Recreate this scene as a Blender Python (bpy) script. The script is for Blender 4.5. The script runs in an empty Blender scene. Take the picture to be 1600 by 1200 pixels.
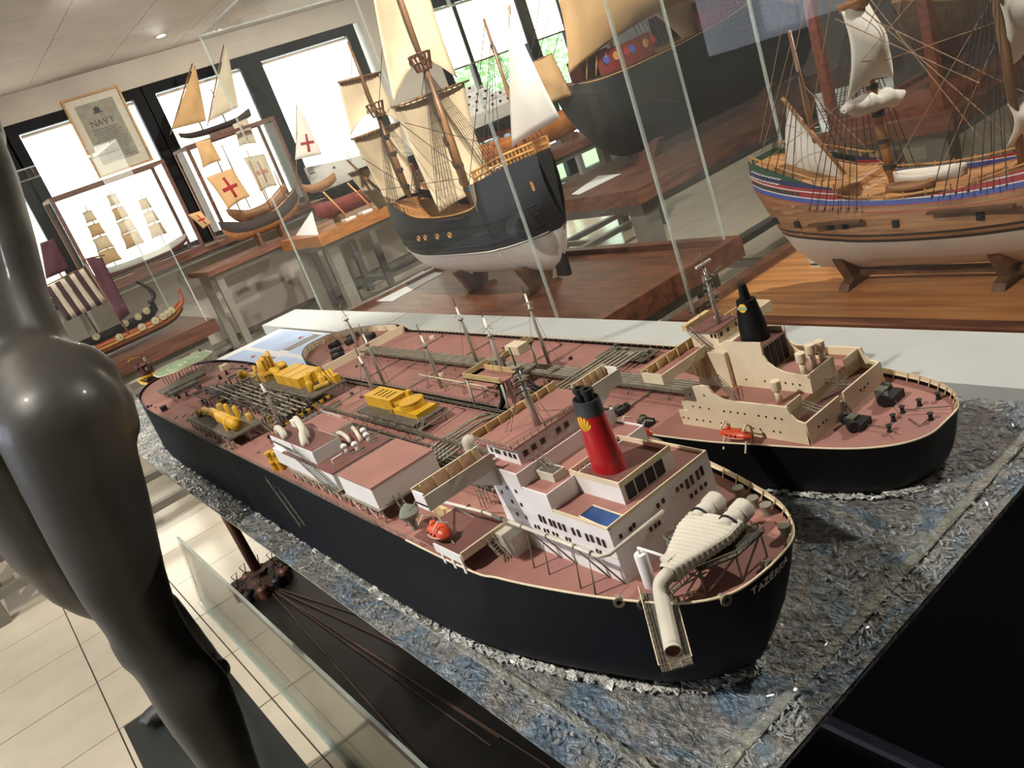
import bpy, math, random
from mathutils import Vector, Matrix
random.seed(7)
scene = bpy.context.scene
COL = scene.collection
# ------------------------------------------------------------------ camera
FPX = 1298.15
YAW, PIT, ROL = math.radians(30.749), math.radians(19.2106), math.radians(-20.5699)
EYE = Vector((0, 0, 1.5))
_f = Vector((math.sin(YAW)*math.cos(PIT), math.cos(YAW)*math.cos(PIT), -math.sin(PIT)))
_r = Vector((math.cos(YAW), -math.sin(YAW), 0)); _u = _r.cross(_f)
_r2 = _r*math.cos(ROL)+_u*math.sin(ROL); _u2 = _u*math.cos(ROL)-_r*math.sin(ROL)
cam = bpy.data.cameras.new('camera'); cam.sensor_width = 36; cam.lens = FPX/1600*36; cam.clip_start = .02
camo = bpy.data.objects.new('camera', cam); COL.objects.link(camo)
m = Matrix((_r2, _u2, -_f)).transposed().to_4x4(); m.translation = EYE; camo.matrix_world = m
scene.camera = camo
def ray(px, py): return _r2*((px-800)/FPX)-_u2*((py-600)/FPX)+_f
def K(px, py, k): return EYE+ray(px, py)*k
def onz(px, py, z): d = ray(px, py); return EYE+d*((z-EYE.z)/d.z)
def onx(px, py, x): d = ray(px, py); return EYE+d*((x-EYE.x)/d.x)
def ony(px, py, y): d = ray(px, py); return EYE+d*((y-EYE.y)/d.y)
# ------------------------------------------------------------------ view, world, lamps
vs = scene.view_settings
vs.view_transform = 'Standard'; vs.look = 'None'; vs.gamma = 1; vs.use_curve_mapping = False; vs.exposure = 0.0
try:
    scene.cycles.transparent_max_bounces = 48; scene.cycles.max_bounces = 6; scene.cycles.diffuse_bounces = 3; scene.cycles.glossy_bounces = 3
    scene.cycles.sample_clamp_indirect = 4
except Exception: pass
w = bpy.data.worlds.new('daylight_sky'); scene.world = w; w.use_nodes = True
wb = w.node_tree.nodes['Background']; wb.inputs[0].default_value = (.80, .90, 1, 1); wb.inputs[1].default_value = 6.0
BLIND_E, BLIND_SIDE_E = 3.8, 8.0
SPOTS = [  # x, y, aim x, aim y, aim z, watts, half-angle, where
    (-.78, 1.05, .45, .85, 1.05, 178, 36, 'left of the storage ship stern'), (-.70, 3.1, .45, 2.0, 1.05, 55, 36, 'left of the storage ship bow'),
    (2.6, .30, 1.5, .85, .95, 210, 36, 'beyond the multicoloured three-master'), (.75, .95, 1.45, 2.5, 1.68, 400, 26, 'above the stern of the big tanker'),
    (-1.5, 2.4, -.35, 3.3, 0, 225, 44, 'left of the bronze statue'), (.2, 3.9, .75, 4.9, .95, 110, 42, 'above the viking ships'),
    (2.515, 7.62, 1.6, 5.8, .9, 30, 52, 'near the framed notice'), (2.2, 1.6, 3.1, 3.0, 1.2, 110, 44, 'before the great dark ship'),
    (2.4, .6, 3.3, 1.6, 1.0, 70, 44, 'above the paper-strewn table'), (5.06, 5.4, 4.8, 7.4, 1.0, 170, 52, 'near the naval ship'),
    (3.4, 3.9, 4.0, 5.2, .9, 150, 50, 'above the orange galley, added unseen fill'), (1.4, 5.2, 2.2, 7.6, .9, 190, 48, 'beyond the viking ships, added unseen fill'), (3.1, 5.0, 3.3, 7.4, .8, 190, 48, 'before the oak table, added unseen fill')]  # unseen downlights added to brighten the far tables
# ------------------------------------------------------------------ helpers
def lin(c): return c/12.92 if c <= .04045 else ((c+.055)/1.055)**2.4
def C(r, g, b): return (lin(r/255), lin(g/255), lin(b/255), 1)
def mat(name, rgb, rough=.5, metal=0., var=.10, scale=30., bump=0., bscale=150., coat=0., stretch=None, alpha=None, dirt=None, spec=None):
    m = bpy.data.materials.new(name); m.use_nodes = True; nt = m.node_tree; N = nt.nodes; L = nt.links
    p = N['Principled BSDF']; p.inputs['Roughness'].default_value = rough; p.inputs['Metallic'].default_value = metal
    if coat: p.inputs['Coat Weight'].default_value = coat; p.inputs['Coat Roughness'].default_value = .12
    if spec is not None: p.inputs['Specular IOR Level'].default_value = spec
    c = C(*rgb)
    tc = N.new('ShaderNodeTexCoord'); mp = N.new('ShaderNodeMapping'); L.new(tc.outputs['Object'], mp.inputs[0])
    if stretch: mp.inputs['Scale'].default_value = stretch
    n = N.new('ShaderNodeTexNoise'); n.inputs['Scale'].default_value = scale; n.inputs['Detail'].default_value = 5
    L.new(mp.outputs[0], n.inputs['Vector'])
    rp = N.new('ShaderNodeValToRGB'); L.new(n.outputs['Fac'], rp.inputs[0])
    rp.color_ramp.elements[0].position = .3; rp.color_ramp.elements[1].position = .7
    d = C(*dirt) if dirt else tuple(x*(1-var*1.6) for x in c[:3])+(1,)
    rp.color_ramp.elements[0].color = d; rp.color_ramp.elements[1].color = tuple(min(1, x*(1+var)) for x in c[:3])+(1,)
    L.new(rp.outputs[0], p.inputs['Base Color'])
    if bump:
        n2 = N.new('ShaderNodeTexNoise'); n2.inputs['Scale'].default_value = bscale; n2.inputs['Detail'].default_value = 3
        L.new(mp.outputs[0], n2.inputs['Vector'])
        b = N.new('ShaderNodeBump'); b.inputs['Strength'].default_value = bump; b.inputs['Distance'].default_value = .002
        L.new(n2.outputs['Fac'], b.inputs['Height']); L.new(b.outputs[0], p.inputs['Normal'])
    return m
def wood(name, a, b, scale=6., stretch=(1, 12, 12), rough=.42, coat=.1):
    m = mat(name, b, rough, 0, .1, scale, .05, 60, coat, stretch, dirt=a)
    return m
def emit(name, rgb, s, rgb2=None, scale=2.):
    m = bpy.data.materials.new(name); m.use_nodes = True; nt = m.node_tree; N = nt.nodes; L = nt.links
    for x in list(N): N.remove(x)
    o = N.new('ShaderNodeOutputMaterial'); e = N.new('ShaderNodeEmission'); e.inputs[1].default_value = s
    tc = N.new('ShaderNodeTexCoord'); n = N.new('ShaderNodeTexNoise'); n.inputs['Scale'].default_value = scale
    L.new(tc.outputs['Object'], n.inputs['Vector']); rp = N.new('ShaderNodeValToRGB'); L.new(n.outputs[0], rp.inputs[0])
    rp.color_ramp.elements[0].color = C(*(rgb2 or rgb)); rp.color_ramp.elements[1].color = C(*rgb)
    L.new(rp.outputs[0], e.inputs[0]); L.new(e.outputs[0], o.inputs[0]); return m
def glass(name, tint=(1, 1, 1), refl=1.0, haze=.0, hazec=(200, 205, 200), rough=.0):
    m = bpy.data.materials.new(name); m.use_nodes = True; nt = m.node_tree; N = nt.nodes; L = nt.links
    for x in list(N): N.remove(x)
    o = N.new('ShaderNodeOutputMaterial'); t = N.new('ShaderNodeBsdfTransparent'); t.inputs[0].default_value = (*tint, 1)
    g = N.new('ShaderNodeBsdfGlossy'); g.inputs['Roughness'].default_value = rough
    fr = N.new('ShaderNodeFresnel'); fr.inputs[0].default_value = 1.45
    ml = N.new('ShaderNodeMath'); ml.operation = 'MULTIPLY'; ml.inputs[1].default_value = refl
    ge = N.new('ShaderNodeNewGeometry'); iv = N.new('ShaderNodeMath'); iv.operation = 'SUBTRACT'; iv.inputs[0].default_value = 1; L.new(ge.outputs['Backfacing'], iv.inputs[1])
    mf = N.new('ShaderNodeMath'); mf.operation = 'MULTIPLY'; L.new(fr.outputs[0], mf.inputs[0]); L.new(iv.outputs[0], mf.inputs[1]); L.new(mf.outputs[0], ml.inputs[0])
    mx = N.new('ShaderNodeMixShader'); L.new(ml.outputs[0], mx.inputs[0]); L.new(t.outputs[0], mx.inputs[1]); L.new(g.outputs[0], mx.inputs[2])
    last = mx
    if haze:
        d = N.new('ShaderNodeBsdfDiffuse'); d.inputs[0].default_value = C(*hazec)
        tc = N.new('ShaderNodeTexCoord'); n = N.new('ShaderNodeTexNoise'); n.inputs['Scale'].default_value = 3; n.inputs['Detail'].default_value = 4
        L.new(tc.outputs['Object'], n.inputs['Vector'])
        mm = N.new('ShaderNodeMath'); mm.operation = 'MULTIPLY'; mm.inputs[1].default_value = haze*2; L.new(n.outputs[0], mm.inputs[0])
        m2 = N.new('ShaderNodeMixShader'); L.new(mm.outputs[0], m2.inputs[0]); L.new(mx.outputs[0], m2.inputs[1]); L.new(d.outputs[0], m2.inputs[2]); last = m2
    L.new(last.outputs[0], o.inputs[0]); return m
ORG = {}
def up_to_part(p):   # never deeper than thing > part > sub-part
    while p is not None and p.parent is not None and p.parent.parent is not None: p = p.parent
    return p
def V(*a): return Vector(a[0]) if len(a) == 1 else Vector(a)
def frame_at(d):
    d = d.normalized(); a = Vector((0, 0, 1)) if abs(d.z) < .9 else Vector((1, 0, 0))
    s = d.cross(a).normalized(); return s, s.cross(d).normalized()
class MB:
    def __init__(s): s.v = []; s.f = []; s.sm = []
    def add(s, vs, fs, sm=False):
        o = len(s.v); s.v += [Vector(v) for v in vs]; s.f += [tuple(i+o for i in f) for f in fs]; s.sm += [sm]*len(fs); return s
    def box(s, x0, x1, y0, y1, z0, z1):
        return s.prism([(x0, y0), (x1, y0), (x1, y1), (x0, y1)], z0, z1)
    def prism(s, poly, z0, z1, top=None):
        n = len(poly); a = sum(poly[i][0]*poly[(i+1) % n][1]-poly[(i+1) % n][0]*poly[i][1] for i in range(n))
        tp = top or poly
        if a < 0: poly = poly[::-1]; tp = tp[::-1]
        vs = [(p[0], p[1], z0) for p in poly]+[(p[0], p[1], z1) for p in tp]
        fs = [tuple(range(n))[::-1], tuple(range(n, 2*n))]+[(i, (i+1) % n, (i+1) % n+n, i+n) for i in range(n)]
        return s.add(vs, fs)
    def extr(s, poly, vec):   # closed 3D polygon extruded along vec
        n = len(poly); vec = Vector(vec); vs = [Vector(p) for p in poly]; vs += [p+vec for p in vs]
        return s.add(vs, [tuple(range(n))[::-1], tuple(range(n, 2*n))]+[(i, (i+1) % n, (i+1) % n+n, i+n) for i in range(n)])
    def tube(s, pts, r, n=6, sm=True, closed=False):
        pts = [Vector(p) for p in pts]; m = len(pts); rr = r if isinstance(r, (list, tuple)) else [r]*m
        vs = []; prev = None
        for i, p in enumerate(pts):
            d = (pts[(i+1) % m]-pts[i-1]) if closed else (pts[min(i+1, m-1)]-pts[max(i-1, 0)])
            if d.length < 1e-9: d = Vector((0, 0, 1))
            a, b = frame_at(d)
            if prev is not None and a.dot(prev) < 0: a, b = -a, -b
            if prev is not None:
                dd = d.normalized(); a2 = prev-dd*prev.dot(dd)
                if a2.length > 1e-4: a = a2.normalized(); b = dd.cross(a)*-1; b = a.cross(dd)
            prev = a
            for k in range(n):
                t = 2*math.pi*(k+.5)/n; vs.append(p+(a*math.cos(t)+b*math.sin(t))*rr[i])
        fs = []
        for i in range(m if closed else m-1):
            for k in range(n):
                j = (i+1) % m; fs.append((i*n+k, i*n+(k+1) % n, j*n+(k+1) % n, j*n+k))
        s.add(vs, fs, sm)
        if not closed:
            o = len(s.v)-len(vs); s.f += [tuple(o+k for k in range(n))[::-1], tuple(o+(m-1)*n+k for k in range(n))]; s.sm += [False, False]
        return s
    def bar(s, a, b, r): return s.tube([a, b], r, 4, False)
    def lathe(s, c, prof, n=14, axis=(0, 0, 1), sm=True, sx=1., sy=1.):
        c = Vector(c); ax = Vector(axis).normalized(); a, b = frame_at(ax)
        if abs(ax.z) > .999: a, b = Vector((1, 0, 0)), Vector((0, 1, 0))
        segs = [[prof[0]]]   # split the profile where it turns sharply, so edges stay crisp
        for i in range(1, len(prof)):
            segs[-1].append(prof[i])
            if i < len(prof)-1:
                d1 = Vector((prof[i][0]-prof[i-1][0], prof[i][1]-prof[i-1][1])); d2 = Vector((prof[i+1][0]-prof[i][0], prof[i+1][1]-prof[i][1]))
                if d1.length > 0 and d2.length > 0 and d1.angle(d2) > .75: segs.append([prof[i]])
        for pr in segs:
            vs = [c+ax*z+(a*math.cos(2*math.pi*k/n)*sx+b*math.sin(2*math.pi*k/n)*sy)*r for r, z in pr for k in range(n)]
            s.add(vs, [(i*n+k, i*n+(k+1) % n, (i+1)*n+(k+1) % n, (i+1)*n+k) for i in range(len(pr)-1) for k in range(n)], sm)
        for (r, z), fl in ((prof[0], True), (prof[-1], False)):
            if r > 2e-4: vs = [c+ax*z+(a*math.cos(2*math.pi*k/n)*sx+b*math.sin(2*math.pi*k/n)*sy)*r for k in range(n)]; s.add(vs, [tuple(range(n))[::-1] if fl else tuple(range(n))])
        return s
    def ball(s, c, r, n=10, m=6, sz=1.):
        pr = [(max(1e-5, r*math.sin(math.pi*i/m)), -r*math.cos(math.pi*i/m)*sz) for i in range(m+1)]
        return s.lathe(c, pr, n)
    def grid(s, fn, nu, nv, sm=True, flip=False):
        vs = [fn(i/nu, j/nv) for j in range(nv+1) for i in range(nu+1)]; w_ = nu+1
        fs = [(j*w_+i, j*w_+i+1, (j+1)*w_+i+1, (j+1)*w_+i) for j in range(nv) for i in range(nu)]
        if flip: fs = [f[::-1] for f in fs]
        return s.add(vs, fs, sm)
    def sheet(s, fn, nu, nv, th):   # closed thin solid from a surface
        g = [[Vector(fn(i/nu, j/nv)) for i in range(nu+1)] for j in range(nv+1)]
        nrm = [[None]*(nu+1) for _ in range(nv+1)]
        for j in range(nv+1):
            for i in range(nu+1):
                a = g[j][min(i+1, nu)]-g[j][max(i-1, 0)]; b = g[min(j+1, nv)][i]-g[max(j-1, 0)][i]
                q = a.cross(b); nrm[j][i] = q.normalized() if q.length > 1e-12 else Vector((0, 0, 1))
        W = nu+1; T = W*(nv+1)
        vs = [g[j][i]+nrm[j][i]*th/2 for j in range(nv+1) for i in range(W)]+[g[j][i]-nrm[j][i]*th/2 for j in range(nv+1) for i in range(W)]
        fs = []
        for j in range(nv):
            for i in range(nu):
                a = j*W+i; fs += [(a, a+1, a+W+1, a+W), (a+T, a+W+T, a+W+1+T, a+1+T)]
        rim = [i for i in range(W)]+[j*W+nu for j in range(1, nv+1)]+[nv*W+i for i in range(nu-1, -1, -1)]+[j*W for j in range(nv-1, 0, -1)]
        for q in range(len(rim)): a, b = rim[q], rim[(q+1) % len(rim)]; fs.append((a, a+T, b+T, b))
        return s.add(vs, fs, True)
    def mesh(s, name, mt, org):
        me = bpy.data.meshes.new(name); me.from_pydata([v-org for v in s.v], [], s.f); me.materials.append(mt)
        if any(s.sm): me.polygons.foreach_set('use_smooth', s.sm)
        me.update(); return me
    def build(s, name, mt, parent=None, at=None):
        parent = up_to_part(parent)
        org = ORG[parent.name] if parent else Vector(at or (0, 0, 0))
        o = bpy.data.objects.new(name, s.mesh(name, mt, org)); COL.objects.link(o)
        if parent: o.parent = parent; ORG[o.name] = org
        else: o.location = org; ORG[o.name] = org.copy()
        return o
def inst(name, src, loc, parent, rot=None, scale=None):   # copy sharing mesh data, src modelled about its own origin
    parent = up_to_part(parent)
    o = bpy.data.objects.new(name, src); COL.objects.link(o); o.parent = parent
    o.location = Vector(loc)-(ORG[parent.name] if parent else Vector((0, 0, 0)))
    if rot: o.rotation_euler = rot
    if scale: o.scale = scale
    ORG[o.name] = Vector(loc); return o
def tag(o, label=None, cat=None, group=None, kind=None):
    if label: o['label'] = label
    if cat: o['category'] = cat
    if group: o['group'] = group
    if kind: o['kind'] = kind
    return o
def thing(name, label, cat, loc, group=None):
    o = bpy.data.objects.new(name, None); COL.objects.link(o); o.location = loc; o.empty_display_size = .05
    ORG[o.name] = Vector(loc); return tag(o, label, cat, group)
def struct(o): o['kind'] = 'structure'; return o
def stuff(o): o['kind'] = 'stuff'; return o
# ------------------------------------------------------------------ materials
m_tile = mat('floor_tile_glaze', (226, 212, 186), .22, 0, .05, 6, .03, 20, .3)
m_grout = mat('floor_grout', (92, 84, 76), .9, 0, .2, 40)
m_ceil = mat('ceiling_panel_paint', (176, 170, 162), .85, 0, .05, 5, .2, 300)
m_groove = mat('ceiling_groove', (120, 108, 96), .9, 0, .1, 20)
m_wall = mat('wall_paint', (188, 178, 162), .85, 0, .05, 3, .1, 200)
m_walld = mat('dark_wall_panel', (70, 58, 48), .6, 0, .2, 4)
m_black = mat('black_window_metal', (16, 16, 16), .6, 0, .2, 10, spec=.15)
m_steel = mat('grey_painted_steel', (128, 124, 114), .45, .35, .08, 12)
m_maho = wood('mahogany', (66, 38, 26), (108, 66, 46), 3, (2, 14, 14), .62, .0)
m_mahox = wood('mahogany_cross', (74, 44, 30), (118, 72, 50), 3, (14, 2, 14))
m_orange = wood('orange_teak', (150, 96, 54), (196, 136, 82), 3.5, (16, 1.2, 14), .3, .3)
m_oak = wood('honey_oak', (120, 72, 30), (158, 102, 50), 4, (2, 12, 12))
m_glass = glass('display_glass', (.99, .995, .99), .5, .012)
m_edge = glass('glass_cut_edge', (.93, .96, .93), 1.4, .34, (215, 222, 212), .08)
m_blind = emit('backlit_blind', (255, 250, 236), BLIND_E, (250, 240, 212), .7)
m_blind_side = emit('backlit_blind_cool', (226, 236, 255), BLIND_SIDE_E)
m_paper = mat('printed_paper', (228, 226, 222), .7, 0, .04, 20)
m_ink = mat('printing_ink', (60, 60, 66), .7)
m_redp = mat('red_print', (190, 60, 45), .7)
# ------------------------------------------------------------------ room shell
X0, X1, Y0, Y1, ZC = -3.6, 7.6, -3.2, 8.4, 2.77
TS = .4172
fl = struct(MB().box(X0, X1, Y0, Y1+.3, -.12, -.004).build('floor', m_grout, None, (0, 0, 0)))
tm = MB().box(-TS/2+.0025, TS/2-.0025, -TS/2+.0025, TS/2-.0025, -.012, 0).mesh('floor_tile', m_tile, Vector((0, 0, 0)))
fx0, fy0 = -.170-TS*3, 2.50-TS*5
nx, ny = 15, 19
for i in range(nx):
    for j in range(ny):
        inst('tile', tm, (fx0+(i+.5)*TS, fy0+(j+.5)*TS, random.uniform(-.0006, .0006)), fl)
rest = MB()
for i in range(-6, 26):
    for j in range(-9, 20):
        if 0 <= i < nx and 0 <= j < ny: continue
        cx, cy = fx0+(i+.5)*TS, fy0+(j+.5)*TS
        if X0 < cx-TS/2 and cx+TS/2 < X1 and Y0 < cy-TS/2 and cy+TS/2 < Y1+.05:
            rest.box(cx-TS/2+.0025, cx+TS/2-.0025, cy-TS/2+.0025, cy+TS/2-.0025, -.012, 0)
stuff(rest.build('outer_tiles', m_tile, fl))
ce = struct(MB().box(X0, X1, Y0, Y1+.3, ZC+.006, ZC+.12).build('ceiling', m_groove))
pm = MB().box(-.325, .325, -.308, .308, ZC, ZC+.02).mesh('ceiling_panel', m_ceil, Vector((0, 0, 0)))
for i in range(17):
    for j in range(17):
        x, y = 1.5-.655*7+(i+.5)*.655, 8.40-(j+.5)*.62
        if x < X1-.3: inst('panel', pm, (x, y, 0), ce)
def downlight(x, y, ax, ay, az, watts, half, where):
    t = thing('ceiling_downlight', 'small round recessed downlight in the ceiling '+where, 'downlight', (x, y, ZC), 'recessed ceiling downlights')
    MB().lathe((x, y, ZC-.004), [(.062, 0), (.062, .006), (.045, .008), (.045, .03)], 18).build('trim_ring', m_chrome, t)
    MB().lathe((x, y, ZC-.0065), [(.001, 0), (.036, 0), (.036, .002), (.001, .002)], 16).build('lamp_face', m_lampface, t)
    l = bpy.data.lights.new('downlight_lamp', 'SPOT'); l.energy = watts; l.spot_size = math.radians(half*2); l.spot_blend = .5
    l.color = (1, .955, .89); l.shadow_soft_size = .03
    o = bpy.data.objects.new('downlight_lamp', l); COL.objects.link(o); o.parent = t; o.location = (0, 0, -.03)
    o.rotation_euler = (Vector((ax, ay, az))-Vector((x, y, ZC-.03))).to_track_quat('-Z', 'Y').to_euler()
m_chrome = mat('brushed_chrome', (190, 186, 180), .25, 1, .05, 30)
m_lampface = emit('lamp_glow', (255, 236, 200), 14)
for q in SPOTS: downlight(*q)
# far wall with the windows (y = 8.4)
SILL, HEAD = 1.05, 2.50
wf = MB(); yb = Y1+.28
wins = [(.05, 1.07), (1.27, 2.29), (2.50, 3.37), (3.60, 4.62), (5.72, 6.92), (7.08, 7.55)]
wf.box(X0, 5.60, Y1, yb, 0, SILL); wf.box(5.60, X1, Y1, yb, 0, .06); wf.box(X0, X1, Y1, yb, HEAD+.04, ZC)
for a, b in ((X0, .0), (4.80, 5.60)): wf.box(a, b, Y1, yb, SILL, HEAD+.04)
wall = struct(wf.build('wall_far', m_wall))
struct(MB().box(X0, X1, Y1-.012, Y1, 0, .11).build('baseboard_far', m_steel, None, (0, Y1, 0)))
struct(MB().box(X0, 4.8, Y1-.16, Y1+.02, SILL-.05, SILL).build('trim_1', m_black, None, (0, Y1, SILL)))
for i, (a, b) in enumerate(wins):
    fr = MB(); y0, y1 = Y1+.02, Y1+.10; sl = SILL if i < 4 else .06
    l_, r_ = a-.11, b+.11
    if i == 0: l_ = a-.05
    fr.box(l_, a, y0, y1, sl, HEAD+.04); fr.box(b, r_ if i < 5 else b+.05, y0, y1, sl, HEAD+.04)
    fr.box(a, b, y0, y1, HEAD-.05, HEAD+.04); fr.box(a, b, y0, y1, sl, sl+.05)
    if i == 4: fr.box(6.02, 6.08, y0+.01, y1-.01, sl+.05, HEAD-.05)
    if i in (0, 1): fr.box((a+b)/2-.02, (a+b)/2+.02, y0+.02, y1-.01, SILL+.05, HEAD-.05)
    wo = struct(fr.build('window_%d' % (i+1), m_black, None, (a, Y1, sl)))
    MB().box(a, b, y0+.045, y0+.052, sl+.05, HEAD-.05).build('pane', m_glass, wo)
    zb = SILL+.055 if i < 4 else 1.78
    MB().box(a+.012, b-.012, y0+.012, y0+.018, zb, HEAD-.085).build('blind', m_blind, wo)
    MB().tube([(a+.01, y0+.015, HEAD-.075), (b-.01, y0+.015, HEAD-.075)], .016, 8).build('blind_roll', m_wall, wo)
    if i >= 4: MB().box(a+.012, b-.012, y0+.008, y0+.022, zb-.02, zb).build('blind_hem_bar', m_steel, wo)
# side wall left with its row of windows, right wall, back wall
wl = MB(); wl.box(X0-.2, X0, Y0, Y1, 0, 1.0); wl.box(X0-.2, X0, Y0, Y1, 2.45, ZC)
for a, b in ((Y0, 1.9), (3.4, 3.8), (5.3, Y1)): wl.box(X0-.2, X0, a, b, 1.0, 2.45)
struct(wl.build('wall_left', m_wall))
for i, (a, b) in enumerate(((1.9, 3.4), (3.8, 5.3))):
    fr = MB(); fr.box(X0-.12, X0-.04, a, a+.06, 1, 2.45); fr.box(X0-.12, X0-.04, b-.06, b, 1, 2.45); fr.box(X0-.12, X0-.04, a, b, 1, 1.06); fr.box(X0-.12, X0-.04, a, b, 2.39, 2.45)
    wo = struct(fr.build('window_%d' % (i+7), m_black, None, (X0, a, 1)))
    MB().box(X0-.09, X0-.085, a+.06, b-.06, 1.06, 2.39).build('blind', m_blind_side, wo)
struct(MB().box(X1, X1+.2, Y0, Y1, 0, ZC).build('wall_right', m_walld))
struct(MB().box(X0, X1, Y0-.2, Y0, 0, ZC).build('wall_back', m_wall))
# ------------------------------------------------------------------ materials 2
def water_mat(name='crinkled_resin_water', tint=None):
    m = bpy.data.materials.new(name); m.use_nodes = True; nt = m.node_tree; N = nt.nodes; L = nt.links
    p = N['Principled BSDF']; p.inputs['Roughness'].default_value = .14; p.inputs['Coat Weight'].default_value = 1.0; p.inputs['Coat Roughness'].default_value = .05
    tc = N.new('ShaderNodeTexCoord')
    def noise(s, det=4, dist=0., st=None):
        mp = N.new('ShaderNodeMapping'); L.new(tc.outputs['Object'], mp.inputs[0])
        if st: mp.inputs['Scale'].default_value = st[:3]; mp.inputs['Rotation'].default_value = (0, 0, st[3])
        n = N.new('ShaderNodeTexNoise'); n.inputs['Scale'].default_value = s; n.inputs['Detail'].default_value = det; n.inputs['Distortion'].default_value = dist
        L.new(mp.outputs[0], n.inputs['Vector']); return n
    n1 = noise(13, 5, 1.0); r = N.new('ShaderNodeValToRGB'); L.new(n1.outputs[0], r.inputs[0]); e = r.color_ramp.elements
    e[0].position = .30; e[0].color = C(104, 114, 122); e[1].position = .76; e[1].color = C(142, 134, 124)
    for pos, c in ((.40, (128, 130, 128)), (.48, (136, 132, 124)), (.56, (116, 126, 132)), (.63, (102, 122, 140)), (.68, (112, 114, 112))):
        q = r.color_ramp.elements.new(pos); q.color = C(*c)
    n2 = noise(80, 6, 1.4, (1, .7, 1, .5)); r2 = N.new('ShaderNodeValToRGB'); L.new(n2.outputs[0], r2.inputs[0])
    r2.color_ramp.elements[0].position = .36; r2.color_ramp.elements[0].color = (.42, .42, .42, 1); r2.color_ramp.elements[1].position = .68; r2.color_ramp.elements[1].color = (1.25, 1.25, 1.25, 1)
    mx = N.new('ShaderNodeMix'); mx.data_type = 'RGBA'; mx.blend_type = 'MULTIPLY'; mx.inputs[0].default_value = .85
    L.new(r.outputs[0], mx.inputs[6]); L.new(r2.outputs[0], mx.inputs[7]); L.new(mx.outputs[2], p.inputs['Base Color'])
    n3 = noise(90, 6, 1.5, (1, .7, 1, .5)); n4 = noise(320, 3, .8)
    v = N.new('ShaderNodeTexVoronoi'); v.inputs['Scale'].default_value = 150; v.feature = 'F1'; L.new(tc.outputs['Object'], v.inputs['Vector'])
    n5 = noise(46, 3, 1.2, (1, .6, 1, .6)); rd = N.new('ShaderNodeMath'); rd.operation = 'MULTIPLY_ADD'; rd.inputs[1].default_value = 2; rd.inputs[2].default_value = -1; L.new(n5.outputs[0], rd.inputs[0])
    ab = N.new('ShaderNodeMath'); ab.operation = 'ABSOLUTE'; L.new(rd.outputs[0], ab.inputs[0]); pwr = N.new('ShaderNodeMath'); pwr.operation = 'POWER'; pwr.inputs[1].default_value = .6; L.new(ab.outputs[0], pwr.inputs[0])
    a0 = N.new('ShaderNodeMath'); a0.operation = 'MULTIPLY_ADD'; a0.inputs[1].default_value = -.9; L.new(pwr.outputs[0], a0.inputs[0]); L.new(n3.outputs[0], a0.inputs[2])
    a1 = N.new('ShaderNodeMath'); a1.operation = 'MULTIPLY_ADD'; a1.inputs[1].default_value = .35; L.new(n4.outputs[0], a1.inputs[0]); L.new(a0.outputs[0], a1.inputs[2])
    a2 = N.new('ShaderNodeMath'); a2.operation = 'MULTIPLY_ADD'; a2.inputs[1].default_value = .5; L.new(v.outputs['Distance'], a2.inputs[0]); L.new(a1.outputs[0], a2.inputs[2])
    b = N.new('ShaderNodeBump'); b.inputs['Strength'].default_value = .9; b.inputs['Distance'].default_value = .0042
    L.new(a2.outputs[0], b.inputs['Height']); L.new(b.outputs[0], p.inputs['Normal']); L.new(b.outputs[0], p.inputs['Coat Normal'])
    if tint: mt = N.new('ShaderNodeMix'); mt.data_type = 'RGBA'; mt.blend_type = 'MIX'; mt.inputs[0].default_value = .6; mt.inputs[7].default_value = C(*tint); L.new(mx.outputs[2], mt.inputs[6]); L.new(mt.outputs[2], p.inputs['Base Color'])
    return m
m_water = water_mat()
m_stripw = water_mat('pale_resin_strip', (140, 138, 122))
m_seabed = mat('black_seabed_board', (24, 22, 20), .35, 0, .25, 9)
m_blackp = mat('matt_black_panel', (7, 7, 7), .75, 0, .2, 9, spec=.15)
m_line = mat('brown_mooring_line', (74, 50, 34), .7, 0, .2, 60)
m_ledge = mat('pale_grey_ledge_paint', (186, 188, 184), .4, 0, .04, 8, .05, 60)
m_foam = mat('white_resin_foam', (196, 194, 186), .25, 0, .3, 90, .8, 160, .3)
m_strip = mat('grey_metal_angle', (120, 120, 130), .35, .3, .1, 40)
# ------------------------------------------------------------------ sea model stand
WX0, WX1, WY0, WY1 = .213, .845, .348, 2.75
st = thing('sea_display_stand', 'long display stand with crinkled grey-blue resin sea above a black seabed', 'display stand', (.53, 1.5, 0))
nsx, nsy = 90, 330
def sea(u, v):
    x = WX0+(WX1-WX0)*u; y = WY0+(WY1-WY0)*v
    h = .0011*math.sin(x*61+3.1*math.sin(y*23))+.0009*math.sin(y*97+2*math.sin(x*47))+.0006*math.sin(x*173+y*131)
    e = min(u, 1-u, v, 1-v); return (x, y, 1.0-.001+(h if e > 0 else 0))
wsur = MB().grid(sea, nsx, nsy, True)
b = .9935
ring = [(WX0, WY0), (WX1, WY0), (WX1, WY1), (WX0, WY1)]
wsur.prism(ring, b, .9965)
wp = wsur.build('water_surface', m_water, st)
sx = onz(878, 1112, 1.0).x; sy = onz(1327, 985, 1.0).y
def strip_fn(a0, a1, b0, b1):
    def f(u, v):
        x = a0+(a1-a0)*u; y = b0+(b1-b0)*v; return (x, y, 1.0006+.0006*math.sin(x*190+y*240))
    return f
MB().sheet(strip_fn(sx-.005, sx+.005, WY0+.012, 1.05), 3, 90, .002).build('pale_strip', m_stripw, st)
MB().sheet(strip_fn(sx+.006, WX1-.01, sy-.0055, sy+.0055), 60, 3, .002).build('pale_strip', m_stripw, st)
rc = random.Random(21); fl_ = MB()
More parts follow.
